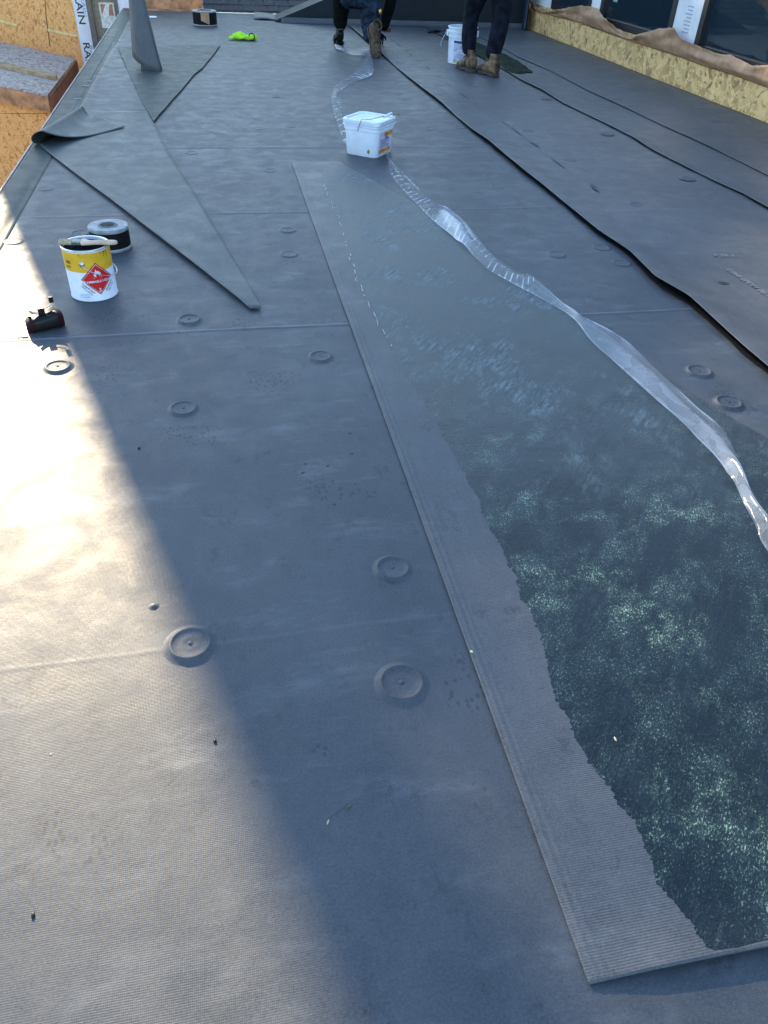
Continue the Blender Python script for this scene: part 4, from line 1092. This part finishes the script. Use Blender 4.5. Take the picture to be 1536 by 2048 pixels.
bmesh.ops.triangulate(bm, faces=bm.faces[:]); on_can('flame_emblem', bm, WHITEP, .0028, du0, z0+.010)
on_can('printed_text', text_bm('FLASHPOINT', .0095), INK, .0014, du0-.040, z0-.034, rot=-.78)
on_can('printed_text', text_bm('14°F (-10°C)', .0095), INK, .0014, du0-.0475, z0-.041, rot=-.78)
on_can('printed_text', text_bm('ADHESIVES', .0095), INK, .0014, du0+.039, z0-.034, rot=.78)
on_can('printed_text', text_bm('UN 1133', .0095), INK, .0014, du0+.047, z0-.041, rot=.78)
on_can('printed_text', text_bm('100', .017), INK, .0014, -.083, .145, rot=.0)
on_can('printed_text', text_bm('ADH', .012), INK, .0014, -.083, .128, rot=.0)
bm = bmesh.new()
for i in range(3): rect_cyl(bm, CR, -.058, -.018, .017+i*.006, .0185+i*.006, .0014, 5)
obj('fine_print', bm, GREYINK, can)
for u_, l_, w_ in ((.060, .020, .0022), (.066, .011, .0016), (.048, .014, .0014), (-.03, .008, .0016), (.075, .026, .0018)):
    bm = bmesh.new(); grid(bm, 8, 4, lambda u, v: Vector(((v-.5)*2*w_*(.6+.4*math.cos(u*3)+.3*(u > .8)), CH-.009-l_*u, 0)))
    on_can('glue_run', bm, plain('brown_glue_run', (.12, .085, .03), .35), .0013, u_)
# bail and its ear
aP = math.radians(-90-17)
def cp(a, r, z): return Vector((r*math.cos(a), r*math.sin(a), z))
er = empty('tmp', (0, 0, 0), 'x', 'x'); bpy.data.objects.remove(er)
for s in (0, PI):
    bm = bmesh.new()
    M_ = Matrix.Translation(cp(aP+s, CR+.0005, .143)) @ Matrix.Rotation(aP+s, 4, 'Z') @ Matrix.Rotation(PI/2, 4, 'Y')
    lathe(bm, [(.0105, 0), (.0105, .002), (.008, .0038), (.006, .0025), (.0045, .0045), (0, .005)], 24); bmesh.ops.transform(bm, matrix=M_, verts=bm.verts)
    ea = obj('bail_ear', bm, STEEL, can, smooth=True)
bm = bmesh.new(); pts = []
for k in range(25):
    t_ = k/24; a = aP+PI*t_; pts.append(cp(a, CR+.0055+.006*math.sin(PI*t_), .141-.058*math.sin(PI*t_)**.75))
tube(bm, pts, .0014, 6); obj('bail_wire', bm, STEEL, can, smooth=True)
# brush across the rim
zb = CH+.004
pa = G(117, 486, zb); pb = G(236, 488, zb); dv = (pb-pa); BL = dv.length; dv.normalize()
br = empty('paint_brush', pa, 'paint brush with pale wooden handle lying across the open can', 'brush', math.atan2(dv.y, dv.x))
def slab(bm, xs, thick, z0_):
    """xs: list of (x, ylo, yhi)"""
    tp = [(x, lo, z0_) for x, lo, hi in xs]; bt = [(x, hi, z0_) for x, lo, hi in xs]
    n = len(xs); V = []
    for x, lo, hi in xs:
        c_ = (lo+hi)/2; hh_ = (hi-lo)/2; ring = []
        for k in range(12):
            a = k*2*PI/12; ca, sa = math.cos(a), math.sin(a)
            ring.append(bm.verts.new((x, c_+hh_*math.copysign(abs(ca)**.6, ca), z0_+thick/2*math.copysign(abs(sa)**.6, sa)*(min(1, hh_/.008+.2)))))
        V.append(ring)
    for a, b in zip(V, V[1:]):
        for k in range(12): bm.faces.new((a[k], a[(k+1) % 12], b[(k+1) % 12], b[k]))
    bm.faces.new(V[0][::-1]); bm.faces.new(V[-1])
k_ = BL/.225
bm = bmesh.new(); slab(bm, [(0, -.004, .030), (.004*k_, -.014, .030), (.03*k_, -.024, .027), (.058*k_, -.026, .025)], .009, .004); obj('bristles', bm, BRIST, br, smooth=True, auto=50)
bm = bmesh.new(); slab(bm, [(.056*k_, -.027, .026), (.092*k_, -.027, .026)], .014, .004); obj('ferrule', bm, FERR, br, smooth=True, auto=50)
bm = bmesh.new(); slab(bm, [(.090*k_, -.026, .026), (.098*k_, -.026, .022), (.110*k_, -.022, .010), (.125*k_, -.017, .001), (.145*k_, -.012, .004), (.165*k_, -.012, .006), (.185*k_, -.014, .010), (.203*k_, -.014, .011), (.216*k_, -.009, .008), (.224*k_, -.003, .003)], .015, .006); obj('handle', bm, WOOD, br, smooth=True, auto=60)
bm = text_bm('BRISTLE', .006); mapv(bm, lambda c: Vector((.178*k_+c.x, -.003+c.y, .0140))); obj('printed_text', bm, plain('brown_print', (.2, .12, .08), .6), br)

# ------------------------------------------------------------------ tape measure in the glare
ta = G(50, 672); tb = G(130, 656); tm_c = (ta+tb)/2+Vector((0, .03, 0)); d_ = tb-ta
tm = empty('tape_measure', tm_c, 'dark red and black tape measure with clip lying in the sun glare near the curb', 'tape measure', math.atan2(d_.y, d_.x))
hl = d_.length/2*.95
bm = bmesh.new()
def body(u, v):
    x = -hl+2*hl*u; e = (1-abs(2*u-1)**5)**.35*.98+.02
    a = v*2*PI; ca, sa = math.cos(a), math.sin(a)
    ry = .030*e*(1+.10*math.sin(u*3)); rz = .0265*(.45+.55*e)*(.86+.22*u)
    return Vector((x, ry*math.copysign(abs(ca)**.55, ca), .003+rz*(.9+.14*u)+rz*math.copysign(abs(sa)**.6, sa)))
grid(bm, 40, 32, body); obj('case', bm, BLK, tm, smooth=True)
for u0, u1 in ((.0, .2), (.84, 1.0)):
    bm = bmesh.new()
    def capf(u, v, u0=u0, u1=u1):
        p = body(lerp3(u0, u1, u), v); c0 = Vector((p.x, 0, .028)); return c0+(p-c0)*1.05
    grid(bm, 10, 32, capf); obj('rubber_bumper', bm, DKRED, tm, smooth=True)
bm = bmesh.new(); box(bm, (-.012, -.006, .05), (.006, .006, .075)); bevel(bm, .001)
grid(bm, 14, 1, lambda u, v: Vector((-.042+.085*u, -.011+.022*v, .055+.013*(2*u-1)**2))); c_ = obj('belt_clip', bm, BLK, tm); solid(c_, .003)
bm = bmesh.new(); tube(bm, [(.002, 0, .070), (.018, 0, .074), (.030, 0, .080), (.036, 0, .092)], .0018, 6); obj('lanyard_wire', bm, STEEL, tm)
bm = bmesh.new(); box(bm, (.030, -.004, .088), (.044, .004, .108)); bevel(bm, .001); obj('lock_tab', bm, BLK, tm)
bm = bmesh.new(); box(bm, (-.05, -.005, .049), (-.040, .005, .056)); bevel(bm, .001); obj('lock_button', bm, BLK, tm)
bm = bmesh.new(); poly(bm, [(-hl-.002, -.011, .022), (-hl-.022, -.011, .018), (-hl-.022, .011, .018), (-hl-.002, .011, .022)]); tube(bm, [(-hl-.020, -.011, .019), (-hl-.034, -.014, .016), (-hl-.036, -.014, .006)], .0013, 5); tube(bm, [(-hl-.020, .011, .019), (-hl-.034, .012, .020), (-hl-.036, .012, .008)], .0013, 5)
solid(obj('steel_hook', bm, STEEL, tm), .001)

# ------------------------------------------------------------------ small debris
def leaf(loc, ln, wd, rz, label, m, cat='leaf'):
    bm = bmesh.new(); grid(bm, 10, 4, lambda u, v: Vector(((u-.5)*ln, (v-.5)*wd*math.sin(PI*min(.98, u+.04))**.8, .004+.25*wd*abs(v-.5)+.1*ln*(u-.5)**2)))
    o = obj('dry_leaf', bm, m, smooth=True); o.location = loc; o.rotation_euler.z = rz; tag(o, label, cat); return o
LF = plain('olive_leaf', (.10, .12, .07), .6, var=.4, sc=80); LFP = plain('pale_leaf', (.42, .48, .28), .6); LFD = plain('dark_leaf', (.014, .016, .012), .7)
leaf(G(697, 1613), .012, .006, .3, 'small olive leaf scrap on the shaded near deck', LF)
leaf(G(656, 1646), .011, .003, 1.1, 'pale curled leaf sliver on the shaded near deck', LFP)
leaf(G(1447, 568, .006), .045, .016, -.4, 'dark dry leaf on the wide loose sheet at the right', LFD)
bm = bmesh.new(); tube(bm, [G(655, 1640)+Vector((0, 0, .001)), G(672, 1628)+Vector((0, 0, .002)), G(690, 1614)+Vector((0, 0, .001))], .00025, 4); tag(obj('grass_stem', bm, LFD), 'hair thin dry stem joining two leaf scraps on the near deck', 'stem')
def crumb(p, r, m, label, z=0, st=1.0):
    bm = bmesh.new(); bmesh.ops.create_icosphere(bm, subdivisions=2, radius=r)
    for v_ in bm.verts: v_.co *= 1+.35*mn.noise(v_.co*300+Vector((p[0], 0, 0))); v_.co.z = v_.co.z*.6+r*.5; v_.co.y *= st
    o = obj('crumb', bm, m, smooth=True); o.location = G(*p, z); tag(o, label, 'debris'); return o
crumb((943, 1304), .0032, plain('pale_yellow_drop', (.7, .75, .5), .3), 'pale yellow drop on the ribbed sheet edge', .008)
crumb((66, 1830), .0026, BLK, 'black pebble in the sunlit bottom left of the deck', 0, 2.0)
crumb((430, 1483), .003, BLK, 'black speck on the shadow edge in the lower left', 0, 1.4)
crumb((278, 897), .004, BLK, 'dark speck on the shadow edge below the can', 0)
crumb((1230, 1478), .0022, plain('straw', (.75, .65, .4), .5), 'straw coloured splinter stuck in the near adhesive', .0085, 2.4)
DR = plain('dried_dark_drip', (.020, .024, .024), .4)
for k, (p, r, lab) in enumerate((((700, 866), .0050, 'top drip of the dark drip cluster beside the ribbed sheet'), ((703, 906), .0070, 'largest dark drip beside the ribbed sheet'), ((655, 931), .0060, 'middle dark drip of the cluster'), ((611, 927), .0055, 'left upper dark drip of the cluster'), ((605, 945), .0055, 'leftmost lowest dark drip of the cluster'), ((668, 1008), .0042, 'lone small drip below the cluster'))):
    bm = bmesh.new(); lathe(bm, [(r, .0006), (r*.8, .0017), (r*.5, .0014), (0, .0018)], 20)
    for v_ in bm.verts: v_.co.x *= 1+.2*mn.noise(Vector((v_.co.y*200, k, 0)))
    o = obj('adhesive_drip', bm, DR, smooth=True); o.location = G(*p); tag(o, lab, 'drip', 'dark adhesive drips on the deck')

# ------------------------------------------------------------------ workers
def boot(parent, loc, rz, pitch=0, mat=TANBOOT, smat=SOLE, s=1.0):
    """toe along +X, heel at -X, origin under the ankle"""
    Mx = Matrix.Translation(loc) @ Matrix.Rotation(rz, 4, 'Z') @ Matrix.Rotation(pitch, 4, 'Y') @ Matrix.Scale(s, 4)
    secs = [(-.085, .026, .085), (-.078, .036, .125), (-.055, .042, .150), (-.02, .044, .155), (.02, .042, .142), (.055, .041, .110), (.09, .045, .088), (.13, .050, .075), (.165, .048, .064), (.19, .038, .052), (.203, .020, .040)]
    bm = bmesh.new(); V = []
    for x, w_, h_ in secs:
        ring = []
        for k in range(16):
            a = k*2*PI/16; ca, sa = math.cos(a), math.sin(a)
            ring.append(bm.verts.new((x, w_*math.copysign(abs(ca)**.75, ca), .022+(h_-.022)*(.5+.5*math.copysign(abs(sa)**.8, sa)))))
        V.append(ring)
    for a, b in zip(V, V[1:]):
        for k in range(16): bm.faces.new((a[k], a[(k+1) % 16], b[(k+1) % 16], b[k]))
    bm.faces.new(V[0][::-1]); bm.faces.new(V[-1])
    # padded collar
    rg = []
    for z_, r_ in ((.13, .046), (.155, .047), (.175, .050), (.182, .047), (.176, .040)):
        rg.append([bm.verts.new((-.022+r_*1.1*math.cos(k*2*PI/16), r_*.92*math.sin(k*2*PI/16), z_)) for k in range(16)])
    for a, b in zip(rg, rg[1:]):
        for k in range(16): bm.faces.new((a[k], a[(k+1) % 16], b[(k+1) % 16], b[k]))
    for i in range(4):
        x_ = .03+.02*i; zz = .135-.013*i; tube(bm, [(x_, -.03, zz), (x_-.004, 0, zz+.012), (x_, .03, zz)], .003, 5)
    bmesh.ops.transform(bm, matrix=Mx, verts=bm.verts)
    b_ = obj('boot', bm, mat, parent, smooth=True)
    bm = bmesh.new(); out = []
    for x, w_ in ((-.092, .020), (-.085, .036), (-.05, .045), (0, .040), (.04, .038), (.09, .049), (.14, .055), (.18, .048), (.203, .030), (.210, .010)): out.append((x, w_))
    top_ = [bm.verts.new((x, w_, .028)) for x, w_ in out]+[bm.verts.new((x, -w_, .028)) for x, w_ in out[::-1]]
    bot_ = [bm.verts.new((x, w_*.97, (.008 if .0 < x < .05 else 0))) for x, w_ in out]+[bm.verts.new((x, -w_*.97, (.008 if .0 < x < .05 else 0))) for x, w_ in out[::-1]]
    bm.faces.new(top_); bm.faces.new(bot_[::-1]); n = len(top_)
    for k in range(n): bm.faces.new((top_[k], bot_[k], bot_[(k+1) % n], top_[(k+1) % n]))
    for i in range(9):
        x_ = -.07+.03*i
        if .0 < x_ < .05: continue
        for sgn in (-1, 1): box(bm, (x_-.009, sgn*.010 if sgn > 0 else -.036, -.004), (x_+.009, .036 if sgn > 0 else -.010, .001))
    bmesh.ops.transform(bm, matrix=Mx, verts=bm.verts)
    obj('sole', bm, smat, b_)
def hand_nodes(wr, d, side, spread=.012, curl=.5):
    """wrist position, pointing direction, side vector"""
    pass
def person(name, label, J_, top_m, trouser_m, boots, gl_m, loc):
    root = empty(name, loc, label, 'person'); o0 = Vector(loc)
    P_ = {k: Vector(v_[0])-o0 for k, v_ in J_.items()}; Rr = {k: v_[1] for k, v_ in J_.items()}
    def mk(nm, chain, mat, k=1.0, add=0, sub=2, rt=None):
        names = []; edges = []
        for a, b in chain:
            for q_ in (a, b):
                if q_ not in names: names.append(q_)
            edges.append((names.index(a), names.index(b)))
        r_ = names.index(rt) if rt in names else 0
        def rad(q_):
            r = Rr[q_]
            return tuple(x*k+add for x in r) if isinstance(r, tuple) else r*k+add
        return skin_obj(nm, [(P_[q_], rad(q_)) for q_ in names], edges, mat, root, sub, r_)
    legs = [(a+s, b+s) for s in 'LR' for a, b in (('hip', 'thigh'), ('thigh', 'knee'), ('knee', 'calf'), ('calf', 'ankle'))]
    arms = [(a+s, b+s) for s in 'LR' for a, b in (('sho', 'elb'), ('elb', 'wri'))]
    tor = [('pelvis', 'waist'), ('waist', 'chest'), ('chest', 'neckb')]
    body_ = [('pelvis', 'hipL'), ('pelvis', 'hipR')]+legs+tor+[('chest', 'shoL'), ('chest', 'shoR')]+arms+[('neckb', 'neck'), ('neck', 'head'), ('head', 'crown')]
    b_ = mk('body', body_, SKIN, .82, rt='pelvis')
    mk('trousers', [('pelvis', 'hipL'), ('pelvis', 'hipR')]+legs, trouser_m, 1.0, .004, rt='pelvis')
    mk('jacket', [('pelvis', 'waist')]+tor[1:]+[('chest', 'shoL'), ('chest', 'shoR')]+arms, top_m, 1.06, .006, rt='chest')
    mk('hair', [('neck2', 'head2'), ('head2', 'crown2')], HAIR, 1.0, 0, rt='head2')
    return root, P_
def gloved_hand(root, wr, fwd, side, m, name='glove'):
    fwd = Vector(fwd).normalized(); side = Vector(side).normalized(); dn = Vector((0, 0, -1))
    nodes = [(wr, .030), (wr+fwd*.04, (.036, .022)), (wr+fwd*.085, (.038, .018))]; ed = [(0, 1), (1, 2)]
    p = skin_obj(name, nodes, ed, m, root, 2)
    for k, (o_, ln) in enumerate(((-.030, .060), (-.010, .072), (.010, .068), (.029, .052))):
        b0 = wr+fwd*.08+side*o_; n_ = [(b0, .0105), (b0+fwd*ln*.45+Vector((0, 0, -.008)), .0095), (b0+fwd*ln*.75+Vector((0, 0, -.026)), .0085), (b0+fwd*ln*.85+Vector((0, 0, -.042)), .0075)]
        q_ = skin_obj('finger', n_, [(0, 1), (1, 2), (2, 3)], m, p, 1)
    b0 = wr+fwd*.035+side*-.03; n_ = [(b0, .013), (b0+fwd*.03-side*.022, .011), (b0+fwd*.055-side*.028+Vector((0, 0, -.015)), .009)]
    skin_obj('thumb', n_, [(0, 1), (1, 2)], m, p, 1)

# kneeling worker
K = {}
def a_(k, px, Y, z, r): K[k] = (J(px, Y, z), r)
a_('pelvis', 722, 9.12, .50, (.15, .13)); a_('hipL', 708, 9.14, .52, .135); a_('hipR', 740, 9.12, .49, .12)
a_('thighL', 694, 9.36, .46, .085); a_('kneeL', 692, 9.62, .42, .065); a_('calfL', 685, 9.66, .25, .055); a_('ankleL', 682, 9.72, .13, .045)
a_('thighR', 741, 9.12, .32, .12); a_('kneeR', 745, 9.28, .12, .10); a_('calfR', 743, 9.06, .19, .098); a_('ankleR', 741, 8.97, .20, .070)
a_('waist', 730, 9.26, .62, (.14, .11)); a_('chest', 737, 9.50, .76, (.15, .12)); a_('neckb', 738, 9.62, .82, .07)
a_('shoL', 690, 9.52, .76, .075); a_('elbL', 680, 9.50, .43, .086); a_('wriL', 681, 9.50, .15, .070)
a_('shoR', 780, 9.52, .76, .075); a_('elbR', 782, 9.50, .43, .062); a_('wriR', 764, 9.50, .15, .05)
a_('neck', 739, 9.68, .83, .055); a_('head', 740, 9.80, .82, (.085, .095)); a_('crown', 740, 9.90, .78, .07)
a_('neck2', 739, 9.72, .87, .05); a_('head2', 740, 9.80, .87, (.085, .09)); a_('crown2', 740, 9.91, .82, .075)
kn, KP = person('person', 'kneeling person in black sleeves and jeans seen from behind, pressing down the film', K, BLKC, JEAN, None, None, J(735, 9.2, 0))
o0 = kn.location
gloved_hand(kn, J(679, 9.47, .12)-o0, (-.05, -.5, -.75), (1, 0, 0), BLKC)
gloved_hand(kn, J(764, 9.50, .12)-o0, (0, .8, -.5), (-1, 0, 0), BLKC)
boot(kn, J(744, 8.88, .165)-o0, -PI/2+.22, math.radians(55), SOLEB, SOLEB, 1.05)
boot(kn, J(679, 9.78, .0)-o0, PI/2, 0, BLK, BLK)
bm = bmesh.new(); bmesh.ops.create_icosphere(bm, subdivisions=2, radius=.018); c_ = J(760, 9.03, .375)-o0
for v_ in bm.verts: v_.co = c_+Vector((v_.co.x, v_.co.y*.5, v_.co.z*1.4))
obj('brass_clip', bm, GOLD, kn, smooth=True)

# standing worker
K = {}
a_('pelvis', 980, 8.02, .90, (.15, .12)); a_('hipL', 964, 8.02, .84, .115); a_('hipR', 998, 7.98, .84, .115)
a_('thighL', 956, 8.04, .64, .115); a_('kneeL', 942, 8.10, .45, .073); a_('calfL', 938, 8.05, .28, .076); a_('ankleL', 938, 8.00, .14, .060)
a_('thighR', 1006, 7.90, .64, .115); a_('kneeR', 1002, 7.86, .43, .082); a_('calfR', 993, 7.82, .28, .080); a_('ankleR', 982, 7.77, .135, .066)
a_('waist', 982, 8.15, 1.06, (.14, .11)); a_('chest', 984, 8.40, 1.26, (.16, .12)); a_('neckb', 984, 8.52, 1.36, .07)
a_('shoL', 938, 8.42, 1.28, .075); a_('elbL', 930, 8.52, .99, .055); a_('wriL', 940, 8.66, .76, .042)
a_('shoR', 1030, 8.40, 1.28, .075); a_('elbR', 1040, 8.48, .99, .055); a_('wriR', 1020, 8.62, .78, .042)
a_('neck', 984, 8.58, 1.40, .055); a_('head', 984, 8.68, 1.46, (.085, .095)); a_('crown', 984, 8.75, 1.52, .07)
a_('neck2', 984, 8.56, 1.46, .055); a_('head2', 984, 8.65, 1.52, (.088, .09)); a_('crown2', 984, 8.74, 1.56, .078)
sp, SP = person('person', 'standing person in navy trousers and tan boots bending over beside the white bucket', K, BLKC, NAVY, None, None, J(960, 7.9, 0))
o0 = sp.location
for wk, sd in (('wriL', -1), ('wriR', 1)): gloved_hand(sp, SP[wk]+Vector((0, .01, -.02)), (0, .4, -.9), (-sd, 0, 0), SKIN, 'hand')
boot(sp, J(938, 7.985, .012)-o0, math.radians(104), 0)
boot(sp, J(982, 7.76, .012)-o0, math.radians(108), 0)
